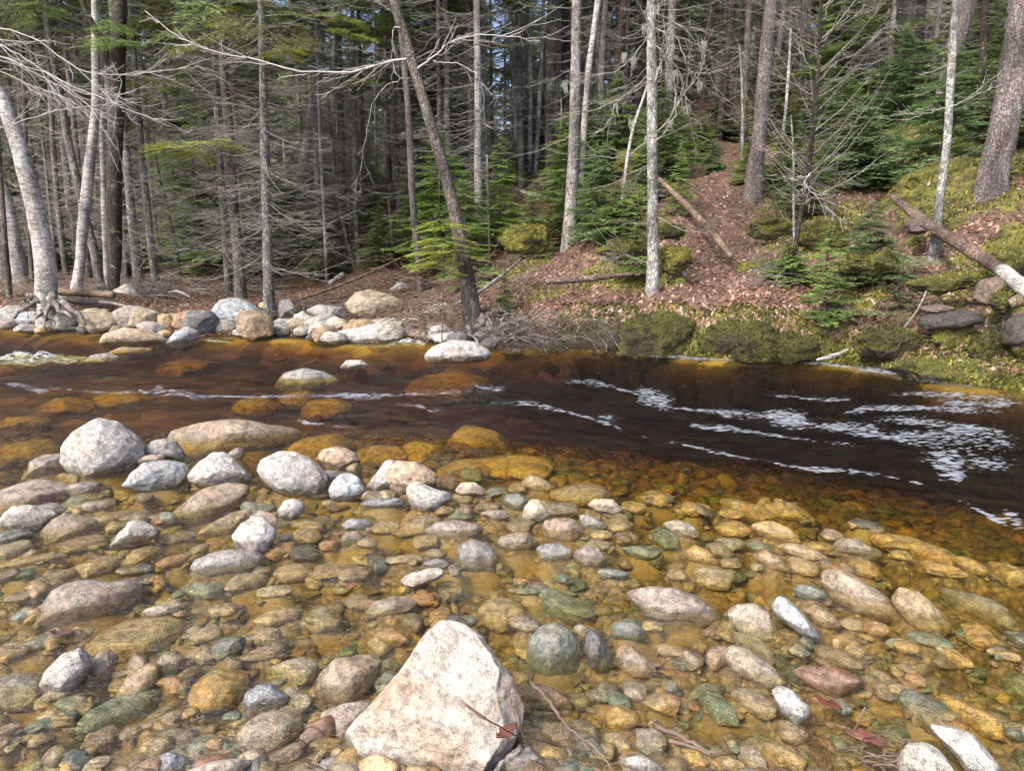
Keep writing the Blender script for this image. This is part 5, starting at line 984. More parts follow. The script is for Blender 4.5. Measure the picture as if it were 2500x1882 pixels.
# traced bare limbs: tree label, crop, points, Y, radius, subtwigs, material
LIMB = [
('thick white birch leaning left over its exposed roots at the water','P',P(-60,170,60,230,150,290,330,390,520,470,700,545,810,552),13.2,.013,16,'paletwig'),
('thick white birch leaning left over its exposed roots at the water','P',P(-60,235,60,275,120,310,250,380,400,470,470,560,500,640),13.4,.012,14,'paletwig'),
('thick white birch leaning left over its exposed roots at the water','P',P(-60,110,90,150,180,182,300,290,420,340,560,350,700,335,860,310,960,270),13,.011,18,'paletwig'),
('thick white birch leaning left over its exposed roots at the water','P',P(-60,590,60,560,150,530,290,490,430,480,560,460,640,462),13.3,.009,10,'paletwig'),
('thick white birch leaning left over its exposed roots at the water','P',P(-60,180,80,178,170,180),13.1,.010,3,'paletwig'),
('thick white birch leaning left over its exposed roots at the water','P',P(-60,300,60,350,200,410,300,440,420,520,520,520),13.6,.010,14,'paletwig'),
('thick white birch leaning left over its exposed roots at the water','P',P(-60,260,100,300,220,330,330,420,480,430,600,400),13.5,.010,14,'paletwig'),
('thick white birch leaning left over its exposed roots at the water','P',P(120,870,80,850,30,820),14.5,.04,2,'browntwig'),
('thick black-barked tree beside the peeling birch','P',P(520,330,490,260,440,150,400,60,372,-20),17,.11,4,'dark'),
('thick black-barked tree beside the peeling birch','P',P(515,300,560,380,520,480,515,600,545,700,560,800),16.4,.014,8,'lichentwig'),
('big grey-brown tree leaning left over the water from driftwood roots','Q',P(748,262,700,265,600,295,450,336,330,342,200,318,100,290,0,262,-90,255,-200,225,-310,170,-390,105,-440,60),12.9,.018,24,'paletwig'),
('big grey-brown tree leaning left over the water from driftwood roots','Q',P(775,312,850,260,920,190,1000,160,1110,155,1250,182,1330,190),12.7,.015,14,'paletwig'),
('big grey-brown tree leaning left over the water from driftwood roots','Q',P(850,278,960,285,1040,330,1072,392),12.7,.010,5,'paletwig'),
('big grey-brown tree leaning left over the water from driftwood roots','Q',P(742,355,690,350,620,390,560,480,540,620,520,760,490,880),12.8,.010,6,'lichentwig'),
('big grey-brown tree leaning left over the water from driftwood roots','Q',P(672,60,620,30,560,-30),12.9,.018,3,'lichentwig'),
('big grey-brown tree leaning left over the water from driftwood roots','Q',P(700,130,665,110,655,200,680,260),12.8,.009,2,'paletwig'),
('straight grey fir hung with pale lichen twigs on the mossy bank','S',P(735,650,790,590,838,515,830,400,800,300,755,215),12.5,.015,10,'lichentwig'),
('straight grey fir hung with pale lichen twigs on the mossy bank','S',P(720,360,700,380,600,440,480,490,350,525,270,542),12.5,.013,12,'lichentwig'),
('straight grey fir hung with pale lichen twigs on the mossy bank','S',P(722,620,640,690,560,710,480,700,430,690),12.5,.013,8,'lichentwig'),
('straight grey fir hung with pale lichen twigs on the mossy bank','S',P(735,380,760,300,790,240,800,170,745,130,690,110),12.4,.014,10,'lichentwig'),
('straight grey fir hung with pale lichen twigs on the mossy bank','S',P(740,130,840,170,860,260,900,340,1000,332,1130,300),12.5,.011,10,'lichentwig'),
('straight grey fir hung with pale lichen twigs on the mossy bank','S',P(740,200,850,300,878,420,888,520,920,600,1000,642),12.5,.010,10,'lichentwig'),
('straight grey fir hung with pale lichen twigs on the mossy bank','S',P(745,600,800,545,860,430,930,350,960,270,940,180),12.4,.011,10,'lichentwig'),
('straight grey fir hung with pale lichen twigs on the mossy bank','S',P(740,60,860,110,920,180,960,230,1000,262),12.5,.011,8,'lichentwig'),
('straight grey fir hung with pale lichen twigs on the mossy bank','S',P(715,150,640,260,560,330,460,350,400,380),12.5,.011,10,'lichentwig'),
('straight grey fir hung with pale lichen twigs on the mossy bank','S',P(720,120,690,60,720,0,750,-60),12.5,.014,5,'lichentwig'),
('straight grey fir hung with pale lichen twigs on the mossy bank','S',P(718,330,650,400,560,470,520,580,440,620),12.5,.010,10,'lichentwig'),
('straight grey fir hung with pale lichen twigs on the mossy bank','S',P(730,760,700,755,655,790,660,840,700,850),12.5,.007,3,'lichentwig'),
('straight grey fir hung with pale lichen twigs on the mossy bank','S',P(722,1190,660,1170,600,1150,560,1170),12.5,.006,12,'lichentwig'),
('slim pale-blotched maple rising behind the fallen log on the right','T',P(875,445,830,460,780,470,730,490,700,500),11.9,.010,5,'lichentwig'),
('slim pale-blotched maple rising behind the fallen log on the right','T',P(880,450,960,410,1040,375,1100,350,1189,342),11.9,.012,5,'lichentwig'),
('slim pale-blotched maple rising behind the fallen log on the right','T',P(1040,378,1060,340,1075,300),11.9,.007,2,'lichentwig'),
('bare dark thin tree with spreading twigs above the sparse firs','T',P(335,300,290,290,250,220,240,150),12.3,.012,10,'twig'),
('bare dark thin tree with spreading twigs above the sparse firs','T',P(330,350,390,270,480,230,560,170),12.3,.012,12,'twig'),
('bare dark thin tree with spreading twigs above the sparse firs','T',P(320,400,250,350,170,310,100,290),12.3,.012,12,'twig'),
('bare dark thin tree with spreading twigs above the sparse firs','T',P(345,180,400,120,470,80,540,20),12.3,.010,12,'twig'),
('bare dark thin tree with spreading twigs above the sparse firs','T',P(340,150,290,90,230,60,180,0),12.3,.010,12,'twig'),
('bare dark thin tree with spreading twigs above the sparse firs','T',P(300,720,270,760,320,810,380,850),12.2,.011,12,'paletwig'),
]
random.seed(5)
for lab, c, pts, Y, r0, ns, mt in LIMB:
    p = np.array([at(*q, Y) for q in allpx(c, pts)]); n = 22; C_ = curve(p, n, .008 if r0 < .05 else .01)
    C_[:, 1] += np.cumsum(rng.normal(0, .02, n)); G = Geo(); G.tube(C_, np.linspace(r0, r0*.3, n), 5)
    for _ in range(ns):
        j = random.randrange(2, n-2); d = C_[j+1]-C_[j-1]; d /= np.linalg.norm(d)+1e-9; l = random.uniform(.25, .9)
        e = d*.8+np.array([random.uniform(-.3, .3), random.uniform(-.5, .5), random.uniform(-.55, .4)]); s2 = np.linspace(0, 1, 6)
        Q_ = C_[j]+e*(l*s2)[:, None]+np.array([0, 0, 1])*(random.uniform(-.1, .25)*l*s2**2)[:, None]; Q_[1:] += rng.normal(0, .012, (5, 3))
        G.tube(Q_, np.linspace(r0*.45, .0025, 6), 3, False)
        for _ in range(2):
            m = random.choice((2, 3, 4)); e2 = e+rng.normal(0, .5, 3); l2 = l*random.uniform(.25, .5)
            G.tube([Q_[m], Q_[m]+e2*l2*.5, Q_[m]+e2*l2+[0, 0, .03]], [.0035, .003, .002], 3, False)
    root = tby[lab]; G.build('branch', M[mt], root, root.location)
# beard lichen hanging from the grey fir
G = Geo(); root = tby['straight grey fir hung with pale lichen twigs on the mossy bank']
for (a, b) in [(805,545),(940,370),(760,300),(640,260),(700,620),(838,440),(815,200),(690,110),(630,540),(330,370),(745,30),(560,470),(880,480),(720,240),(600,240),(830,320),(960,190)]:
    for _ in range(14):
        o = at(*px('S', a+random.uniform(-12, 12), b+random.uniform(-6, 6)), 12.45+random.uniform(-.05, .05)); l = random.uniform(.06, .2)
        G.tube([o, o+[random.uniform(-.02, .02), 0, -l*.5], o+[random.uniform(-.03, .03), 0, -l]], [.004, .006, .001], 3, False)
G.build('beard_lichen', M['beard'], root, root.location)
# ---------------- young conifers ----------------
def conifer(name, base, Ht, Wd, col, lab=None, group=None, start=.08, dens=1., pit=(0, 18), tmpl=None, seed=0, dead=0, dx=0.):
    random.seed(300+seed); root = empty(name, base); base = np.array(base, float); T = Geo(); n = 9; s = np.linspace(0, 1, n)
    C_ = base+np.array([0, 0, 1.])*(Ht*s)[:, None]+np.array([dx, 0, 0])*(s**1.5)[:, None]; C_[0, 2] -= .15; C_[1:-1, :2] += rng.normal(0, .01*Ht, (n-2, 2))
    T.tube(C_, np.linspace(.012+.009*Ht, .004, n), 7); T.build('trunk', M['brown'], root, base)
    items = []; z = start
    while z < .98:
        Lb = Wd/2*((1-z)**.75+.10)*random.uniform(.85, 1.1)
        for _ in range(max(3, int(6*dens))):
            zz = z+random.uniform(-.02, .02); p = np.array([np.interp(zz, s, C_[:, k]) for k in range(3)])
            items.append((p, random.uniform(0, 2*pi), R(random.uniform(*pit)), Lb*random.uniform(.6, 1.1), random.uniform(-.25, .25)))
        z += .06/max(dens, .5)*(1.2 if Ht < 2 else 1)
    items.append((C_[-2], 0, R(85), Ht*.12, 0)); G = Geo(); place_sprays(G, items, tmpl or SP)
    o = G.build('crown', M['needles'], root, base, smooth=False); o.color = (*col, 1)
    B = Geo()
    for (p, az, pi_, L_, _) in items[::2]: B.tube([p, p+np.array([cos(az)*cos(pi_), sin(az)*cos(pi_), sin(pi_)-.05])*L_*.9], [.006, .002], 3, False)
    for _ in range(dead): dead_branch(B, C_[1+random.randrange(4)], random.uniform(0, 6.28), Wd*.4*random.uniform(.4, 1), R(random.uniform(-10, 15)), .005, 1.3)
    B.build('branches', M['browntwig'], root, base)
    if lab: tag(root, lab, 'conifer', group)
    return root
YG = 'young conifers of the understorey'
GR = dict(b=(.25,.36,.09), m=(.20,.29,.09), d=(.15,.19,.085), l=(.28,.35,.08), y=(.34,.41,.07), bl=(.165,.255,.11))
# crop Z: base x, base y, top y, width px, Y, colour, label
YC = [
(955,520,275,215,19,'b','full bright green young fir left of the leaning tree top'),(1080,500,285,130,19.5,'b','bright green young fir with a rounded top by the trunk pair'),
(1010,560,360,150,16.5,'m','mid-green young fir right beside the leaning tree'),(1150,480,395,110,17.5,'m','low spreading fir above the mossy hummock'),
(885,470,350,110,20,'m','green fir thicket left of the leaning tree'),(700,560,410,110,22,'d','dark young fir between the brown trunk pair and the grey spruce'),
(640,520,330,120,24,'d','dark fir behind the far broken birch'),(800,450,290,110,24,'m','shaded green fir right of the brown trunk pair'),
(560,560,420,90,22,'d','dark fir behind the grey spruce at the water'),(820,560,440,110,19.5,'d','drooping dark fir left of the flaky stem'),
(1330,480,395,140,15.6,'m','low fir on the mossy ledge left of the grey fir'),(1370,560,480,110,13.7,'m','small fir sapling on the moss just left of the grey fir'),
(1465,380,225,120,22,'m','green fir behind the lichen twigs'),(1470,385,305,80,16.2,'b','small bright fir left of the leaning log'),(1560,330,180,130,26,'d','dark fir between the grey fir and the spruce'),
(1400,330,200,110,24,'d','dark fir behind the small leaning birch'),(1860,385,195,190,17.5,'bl','blue-green layered fir right of the bare dark tree'),(1760,400,300,110,17,'m','soft green fir behind the bare dark tree'),
(1720,330,190,110,24,'d','dark fir right of the scaly-barked spruce'),(1985,330,170,170,21,'d','sparse dark fir at the foot of the upper moss slope'),(2110,260,120,150,19,'d','sparse fir left of the massive flared spruce'),
(1870,590,430,170,11.9,'bl','small blue-green fir with a bright flat top'),(1778,690,485,130,10.9,'m','thin fir sapling rooted on the bank edge'),(1880,640,470,260,11.6,'d','wide sparse olive fir leaning over the bank'),
(1700,590,520,120,12.4,'m','low green fir sprig left of the bank sapling'),(2160,690,610,60,9.6,'bl','tiny blue-green fir sprig beside the birch log'),(1620,360,300,100,18.5,'m','low fir behind the scaly-barked spruce foot'),
(1940,640,560,150,10.8,'d','low sparse hemlock sprawling on the bank'),(1270,360,240,90,25,'m','green fir behind the red-patched pale tree'),(1150,330,180,110,28,'m','fir high behind the young green firs'),
(1640,230,110,90,30,'d','far fir left of the scaly-barked spruce'),(1930,210,60,130,28,'d','far sparse fir near the top right'),(480,560,400,90,24,'d','dark fir left of the brown lichen-spotted trunk'),(400,560,430,100,25,'d','dark fir right of the black-barked tree'),
(1090,640,575,60,13.6,'m','tiny fir sprig on the leaf bank'),(1215,480,400,80,18,'d','dark fir sprig by the foot of the red-patched pale tree'),(1040,440,330,100,21,'m','fir behind the two pale trunks'),(740,440,330,100,26,'m','green fir seen between the brown trunk pair'),
(320,570,470,100,26,'d','dark fir behind the straight light grey trunk'),(100,560,430,120,28,'d','dark fir behind the leaning birch'),(220,560,450,90,27,'d','dark fir behind the crooked birch'),
]
for i, (bx, by, ty, wpx, Y, col, lab) in enumerate(YC):
    x, y = px('Z', bx, by); b = at(x, y, Y); zt = float(H(b[:1], b[1:2])[0]); top = at(*px('Z', bx, ty), Y); b[2] = min(b[2], zt) if zt > b[2]-1.5 else zt
    Ht = max(.5, top[2]-b[2]); Wd = wpx*1.13*dep(x, y, Y)/F
    sparse = 'sparse' in lab
    conifer('young_fir', b, Ht, Wd*1.15, GR[col], lab, YG, start=max(.08, min(.6, ((by-ty)*1.13*.0+b[2]*0)+.1)), dens=.8 if sparse else 1.35, pit=(-12, 10), seed=i, dead=14 if sparse else 3)
# lime hemlock boughs: a small hemlock before the leaning tree and live boughs of named trees
def hemlock(i, c, x, y, Y, w_, h_, col, tilt, lab, n=16, stem=None):
    random.seed(700+i); X, Yp = px(c, x, y); o = at(X, Yp, Y); s_ = dep(X, Yp, Y)/F; W = w_/CROP[c][2]*s_; Hh = h_/CROP[c][2]*s_; G = Geo(); items = []
    for k in range(n):
        lay = random.uniform(-.5, .5); az = random.choice((pi, 0))+random.uniform(-.7, .7) if k % 4 else random.uniform(0, 6.28)
        items.append((o+[random.uniform(-.15, .15)*W, random.uniform(-.2, .2), lay*Hh], az, R(random.uniform(-8, 6)+tilt), W*random.uniform(.3, .5), random.uniform(-.2, .2)))
    place_sprays(G, items, SP[:4]); return G, o, items
G, o, items = hemlock(0, 'Q', 900, 1110, 12.3, 330, 230, 'y', -3, '', 34)
fb = at(*px('Q', 880, 1330), 12.4); fb[2] = float(H(fb[:1], fb[1:2])[0]); root = empty('young_hemlock', fb)
cr = G.build('crown', M['needles'], root, fb, smooth=False); cr.color = (*GR['y'], 1); B = Geo(); B.tube(curve([fb-[0, 0, .1], fb+[.03, 0, .7], o+[0, .1, .2], o+[.02, 0, .3]], 10), np.linspace(.013, .006, 10), 6)
for q in items: B.tube([q[0], q[0]+np.array([cos(q[1]), sin(q[1]), -.03])*q[3]*.9], [.007, .003], 3, False)
B.build('trunk', M['brown'], root, fb); tag(root, 'small lime-green hemlock spreading in front of the leaning tree', 'conifer', YG)
for i, (lab, c, x, y, Y, w_, h_, col, n) in enumerate([
 ('slender grey trunk touching the darker trunk behind the blue-grey boulder','P',1060,110,17.8,290,200,'y',26),('slender grey trunk touching the darker trunk behind the blue-grey boulder','P',850,220,17.9,260,90,'l',10),
 ('brown lichen-spotted trunk behind the pointed blue-grey boulder','P',1250,240,17.2,200,50,'y',6),('brown lichen-spotted trunk behind the pointed blue-grey boulder','P',900,655,17.2,440,50,'l',14),
 ('straight light grey trunk behind the grey pointed boulder','P',640,380,19.5,260,90,'l',10),('straight light grey trunk behind the grey pointed boulder','P',700,60,19.4,420,90,'m',14),
 ('thick black-barked tree beside the peeling birch','P',480,1040,16.6,90,30,'l',3),('grey spruce rooted at the water just right of the blue-grey boulder','Q',180,235,14.7,240,60,'y',7),
 ('grey spruce rooted at the water just right of the blue-grey boulder','Q',440,125,14.7,300,110,'l',10),('brown trunk on the leaf bank above the thin fallen pole','Q',480,370,21,280,60,'l',8),
 ('brown trunk on the leaf bank above the thin fallen pole','Q',560,100,21,360,200,'m',18),('thick black-barked tree beside the peeling birch','P',520,150,16.4,360,120,'m',12),
 ('grey slanting trunk'[:0] or 'grey trunk slanting up left between the two white birches','P',200,60,18,340,120,'m',12),('black-barked tree high behind the big leaning tree','Q',940,380,24,260,160,'m',10),
 ('mossy dark trunk just left of the red-patched pale tree','S',270,400,22.8,180,110,'m',6)]):
    G, o, items = hemlock(10+i, c, x, y, Y, w_, h_, col, -6, '', n); root = tby[lab]
    ob = G.build('live_bough', M['needles'], root, root.location, smooth=False); ob.color = (*GR[col], 1)
# ---------------- background forest: individual trees copied from a few kinds ----------------
def far_kind(seed, Ht, kind):
    random.seed(900+seed); root = empty('forest_conifer', (0, 0, 0)); n = 10; s = np.linspace(0, 1, n)
    C_ = np.stack([rng.normal(0, .03, n).cumsum()*.6, rng.normal(0, .03, n).cumsum()*.6, Ht*s-.4], -1)
    r0 = random.uniform(.06, .13); Gt = trunk_geo(C_, r0*(1-.9*s**1.1), 9, .05, .3, seed); Gt.build('trunk', M[['lichen', 'spruce', 'patchy', 'lichen', 'birch'][seed % 5]], root)
    B = Geo()
    for _ in range(140):
        z = random.uniform(1., Ht*.62); p = np.array([np.interp(z, C_[:, 2], C_[:, k]) for k in range(3)])
        dead_branch(B, p, random.uniform(0, 6.28), random.uniform(.5, 1.9), R(random.uniform(-22, 12)), .011, .8)
    B.build('bare_branches', M['fartwig'], root)
    items = []; cs = Ht*(.42 if kind == 0 else .12); z = cs; G = Geo()
    while z < Ht-.2:
        tt = (z-cs)/(Ht-cs); Lb = 1.9*(1-tt)**.75+.25
        for _ in range(2): az = random.uniform(0, 6.28); items.append((np.array([np.interp(z, C_[:, 2], C_[:, 0]), np.interp(z, C_[:, 2], C_[:, 1]), z+random.uniform(-.2, .2)]), az, R(random.uniform(-28, 4)), Lb*random.uniform(.5, 1.1), random.uniform(-.3, .3)))
        z += .42
    place_sprays(G, items, SP[4:]+LS[:1]); o = G.build('crown', M['needles'], root, smooth=False); o.color = (.05, .10, .028, 1)
    return root
def copy_tree(r, loc, rz, sc_, label, group, cat, col=None):
    c = r.copy(); sc.collection.objects.link(c); c.location = loc; c.rotation_euler = (0, 0, rz); c.scale = (sc_,)*3
    tag(c, label, cat, group)
    for ch in r.children:
        d = ch.copy(); sc.collection.objects.link(d); d.parent = c
        if ch.name.startswith('crown') and col is not None: d.color = (*col, 1)
    return c
random.seed(77)
tall = [far_kind(k, random.uniform(16, 20), 0) for k in range(7)]+[far_kind(7, random.uniform(12, 15), 1)]
yk = [conifer('forest_fir', (0, 0, 0), 3.2+.8*k, 2.3+.4*k, GR['m'], seed=80+k, dens=1.1, pit=(-15, 8), start=.06, tmpl=SP[4:]) for k in range(4)]
def scatter(kinds, n, y0, y1, label, group, cat, mind, scr, cols, exclude=True):
    pts = []; first = {id(k): True for k in kinds}; tries = 0
    while len(pts) < n and tries < n*60:
        tries += 1; Y = y0+(y1-y0)*random.random()**1.25; u = random.uniform(-.80, .80); x = u*(Y+3)
        xm = u
        if Y < 20.5+3*(u > .0) and exclude: continue
        if any((x-a)**2+(Y-b)**2 < mind*mind for a, b in pts): continue
        pts.append((x, Y)); z = float(H(np.array([x]), np.array([Y]))[0]); k = random.choice(kinds); s_ = random.uniform(*scr); col = random.choice(cols)
        if first[id(k)]:
            first[id(k)] = False; k.location = (x, Y, z-.1); k.rotation_euler = (0, 0, random.uniform(0, 6.28)); k.scale = (s_,)*3; tag(k, label, cat, group)
        else: copy_tree(k, (x, Y, z-.1), random.uniform(0, 6.28), s_, label, group, cat, col)
    for k in kinds:
        if first[id(k)]: bpy.data.objects.remove(k)
scatter(tall, 285, 20.5, 72, 'tall conifer standing deep in the forest behind the bank', 'tall conifers deep in the forest', 'conifer', .95, (.8, 1.2), [(.15,.20,.09), (.18,.235,.095), (.13,.17,.085), (.20,.26,.10)])
scatter(yk, 70, 22.5, 60, 'young fir growing deep under the tall forest trees', 'young firs deep in the forest', 'conifer', 1.1, (.6, 1.35), [GR['m'], GR['d'], GR['b'], (.19,.26,.10)])
us_ = []
def near_firs():
    random.seed(31); ks = [conifer('undergrowth_fir', (0, 0, 0), 1.0+.5*k, 1.2+.3*k, GR['m'], seed=60+k, dens=1.3, pit=(-12, 12), start=.05) for k in range(4)]; first = set()
    spots = [(a, b) for a, b in [(random.uniform(900, 2480), random.uniform(300, 560)) for _ in range(900)]]; n = 0; used_ = []
    for a, b in spots:
        Y = random.uniform(15.5, 25); p = at(a, b, Y); z = float(H(p[:1], p[1:2])[0]); gx, gy, _ = proj(np.array([p[0], Y, z]))
        if gy > 600 or n >= 36: continue
        if 1620 < gx < 1840 and gy > 430: continue
        if any(math.hypot(gx-c_, gy-d_) < 42 for c_, d_ in used_): continue
        used_.append((gx, gy)); k = random.randrange(4); s_ = random.uniform(.6, 1.25); r = ks[k]
        if k not in first: first.add(k); r.location = (p[0], Y, z-.05); r.scale = (s_,)*3; us_.append(r)
        else: us_.append(copy_tree(r, (p[0], Y, z-.05), random.uniform(0, 6.28), s_, None, None, None, random.choice([GR['m'], GR['b'], GR['d'], GR['bl']])))
        tag(us_[-1], 'low fir', 'conifer', 'low firs dotting the wooded slope'); n += 1
    for k in range(4):
        if k not in first: bpy.data.objects.remove(ks[k])
near_firs()
def far_mass():
    G = Geo(); random.seed(4)
    for i in range(170):
        u = random.uniform(-.85, .85); Y = random.uniform(72, 112); x = u*(Y+3); z0 = float(H(np.array([x]), np.array([Y]))[0]); Ht = random.uniform(15, 22); items = []; z = 1.
        G.tube([(x, Y, z0-.5), (x+random.uniform(-.5, .5), Y, z0+Ht)], [.2, .03], 5)
        while z < Ht:
            for _ in range(4): items.append((np.array([x, Y, z0+z+random.uniform(-.5, .5)]), random.uniform(0, 6.28), R(random.uniform(-30, 5)), 3.4*(1-z/Ht)**.7+.8, random.uniform(-.3, .3)))
            z += .95
        place_sprays(G, items, LS)
    o = G.build('far_forest', M['needles'], smooth=False); o.color = (.17, .22, .12, 1); tag(o, 'dense wall of distant conifers closing the view behind the slope', 'forest', kind='stuff')
far_mass()
# ---------------- logs, driftwood, roots, brush ----------------
def log(name, mat, segs, lab, cat='log', seed=0, k=14, rise=.0, extra=None, lump=.06):
    P_ = np.array([np.r_[at(*px(c, x, y), Y), w_/CROP[c][2]*dep(*px(c, x, y), Y)/F/2] for c, x, y, w_, Y in segs])
    P_[:, 2] += rise; C_ = curve(P_, max(14, len(segs)*5)); root = empty(name, C_[0, :3]); G = trunk_geo(C_[:, :3], C_[:, 3], k, lump, 0, seed); G.build('trunk', M[mat], root, C_[0, :3])
    tag(root, lab, cat); return root, C_
L1, c1 = log('fallen_log', 'logbark', [('T',640,815,22,13.3),('T',720,880,40,12.6),('T',830,958,46,11.7),('T',950,1030,50,10.8),('T',1100,1125,52,9.9)], 'long fallen birch log sloping down to the right bank', seed=3)
G = trunk_geo(curve([np.r_[at(*px('T', 1098, 1122), 9.92), .155], np.r_[at(*px('T', 1189, 1195), 9.3), .16], np.r_[at(*px('T', 1330, 1300), 8.6), .16]], 12)[:, :3], np.full(12, .095), 16, .03, 0, 5); G.build('bark_sheet', M['birch'], L1, c1[0, :3])
G = Geo()
for _ in range(5): j = random.randrange(5, 20); dead_branch(G, c1[min(j, len(c1)-1), :3], random.uniform(0, 6.28), .35, .3, .012, .5)
G.build('branch_stub', M['dead'], L1, c1[0, :3])
log('leaning_log', 'dead', [('S',755,808,20,17.0),('S',900,945,30,15.2),('S',1000,1055,32,14.2),('S',1085,1160,22,13.3)], 'barkless tan pole lying down the leaf slope right of the grey fir', seed=4)
log('rotten_log', 'logbark', [('S',243,1275,24,12.5),('S',330,1265,32,12.45),('S',450,1258,30,12.4),('S',560,1245,24,12.4),('S',640,1238,14,12.45)], 'dark rotten log lying on leaves left of the grey fir', seed=5, k=10, lump=.16)
r_, c_ = log('old_plank', 'dead', [('P',226,1312,30,15.3),('P',300,1320,34,15.2),('P',420,1326,34,15.1),('P',516,1334,34,15.0)], 'weathered squared timber lying against the grey pointed boulder', 'timber', seed=6, k=4, lump=.03)
log('fallen_pole', 'dead', [('Q',215,1362,10,15.6),('Q',380,1308,13,16.6),('Q',560,1235,14,17.8),('Q',705,1165,13,19)], 'long thin fallen pole slanting up the bank behind the boulders', seed=7, k=8)
log('fallen_log', 'driftwood', [('Q',940,1378,14,13.6),('Q',1040,1330,17,14.0),('Q',1140,1260,18,14.6),('Q',1245,1170,12,15.4)], 'grey fallen stem slanting up right behind the leaning tree', seed=8, k=9)
log('short_log', 'birch', [('Q',378,1282,22,19),('Q',440,1240,24,19.5)], 'short pale birch log beside the feet of the brown trunks', seed=9, k=10)
log('fallen_log', 'birch', [('S',70,845,13,20),('S',150,870,14,19.6),('S',240,890,14,19.2),('S',300,905,10,19)], 'pale birch log half hidden behind the mossy hummock', seed=10, k=9)
log('mossy_log', 'moss', [('S',770,815,22,17.4),('S',830,845,26,17.2),('S',885,872,18,17)], 'short mossy log crossing the top of the tan pole', seed=11, k=9)
log('driftwood_log', 'driftwood', [('P',255,1340,14,15.6),('P',330,1358,16,15.4),('P',430,1362,17,15.2),('P',520,1370,15,15),('P',600,1395,10,14.8),('P',700,1420,5,14.6)], 'smooth grey driftwood limb winding between the far-left stones', 'driftwood', seed=12, k=9)
log('driftwood_log', 'driftwood', [('P',760,1322,9,16),('P',800,1315,13,16),('P',830,1325,13,15.9),('P',860,1345,8,15.8)], 'grey driftwood stub behind the red-brown bank boulder', 'driftwood', seed=13, k=8)
log('pale_branch', 'birch', [('T',330,1492,10,9.7),('T',380,1482,20,9.6),('T',430,1465,16,9.6),('T',460,1448,6,9.6)], 'pale bare wood piece wedged under the bank at the waterline', 'driftwood', seed=14, k=8)
log('broken_stump', 'dead', [('T',1130,1265,44,9.3),('T',1180,1245,66,9.25),('T',1240,1200,60,9.2)], 'splintered tan log end jutting in at the right edge', seed=15, k=10, lump=.25)
log('leaning_pole', 'driftwood', [('T',680,1372,8,9.9),('T',740,1300,9,10.1),('T',780,1220,7,10.4),('T',800,1150,5,10.7)], 'thin bare stick leaning up the bank left of the dark ledge', 'stick', seed=16, k=6)
def roots(name, c, ctr, ends, Y, r0, lab, mat='driftwood', par=None, wig=.03):
    G = Geo(); o = at(*px(c, *ctr), Y)
    for (ex, ey, dY, rr) in ends:
        e = at(*px(c, ex, ey), Y+dY); m = (o+e)/2+rng.normal(0, .08, 3)+[0, 0, .06]; C_ = curve([o, m, e], 9, wig); G.tube(C_, np.linspace(r0*rr, r0*rr*.3, 9), 7)
        if rr > .5: 
            for _ in range(2): G.tube(curve([C_[5], C_[5]+rng.normal(0, .12, 3), C_[5]+rng.normal(0, .25, 3)-[0, 0, .1]], 6, .01), np.linspace(r0*.25, .004, 6), 4)
    if par: G.build('root', M[mat], par, par.location); return
    r = G.build(name, M[mat]); tag(r, lab, 'driftwood')
tb = tby['thick white birch leaning left over its exposed roots at the water']
for ctr, ends in [((205,1345), [(160,1440,-.3,.9),(120,1400,.1,.7)]), ((225,1350), [(205,1490,-.5,.8),(385,1465,-.6,1.2)]), ((235,1330), [(330,1440,-.4,1),(300,1380,.2,.7)]), ((190,1340), [(60,1440,-.2,.9),(100,1365,.4,.8)])]:
    roots('root', 'P', ctr, ends, 14.5, .075, '', 'driftwood', tb)
lt_ = tby['big grey-brown tree leaning left over the water from driftwood roots']
for ctr, ends in [((1040,1470), [(1180,1500,-.3,1.),(1250,1480,.1,.7)]), ((1060,1440), [(1180,1560,-.5,1.1),(1110,1400,.4,.8)]), ((1010,1480), [(930,1540,-.2,.6),(1060,1560,-.5,.8)])]:
    roots('root', 'Q', ctr, ends, 12.75, .06, '', 'driftwood', lt_)
ts = tby['grey spruce rooted at the water just right of the blue-grey boulder']
roots('root', 'P', (1218,1440), [(1110,1520,-.4,.6),(1270,1500,-.4,.6),(1190,1515,-.5,.6),(1290,1440,.2,.5)], 14.8, .06, '', 'browntwig', ts)
roots('driftwood_tangle', 'Q', (1130,1500), [(1290,1430,.3,1),(1300,1500,-.2,.8),(1240,1560,-.4,.9),(1080,1430,.3,.7),(1290,1560,-.3,.5),(1190,1440,.2,.8),(1250,1460,-.1,.9)], 12.4, .055, 'gnarled silver driftwood roots right of the leaning tree base')
bs = [r for r in troots if 'bank edge' in str(r.get('label'))]
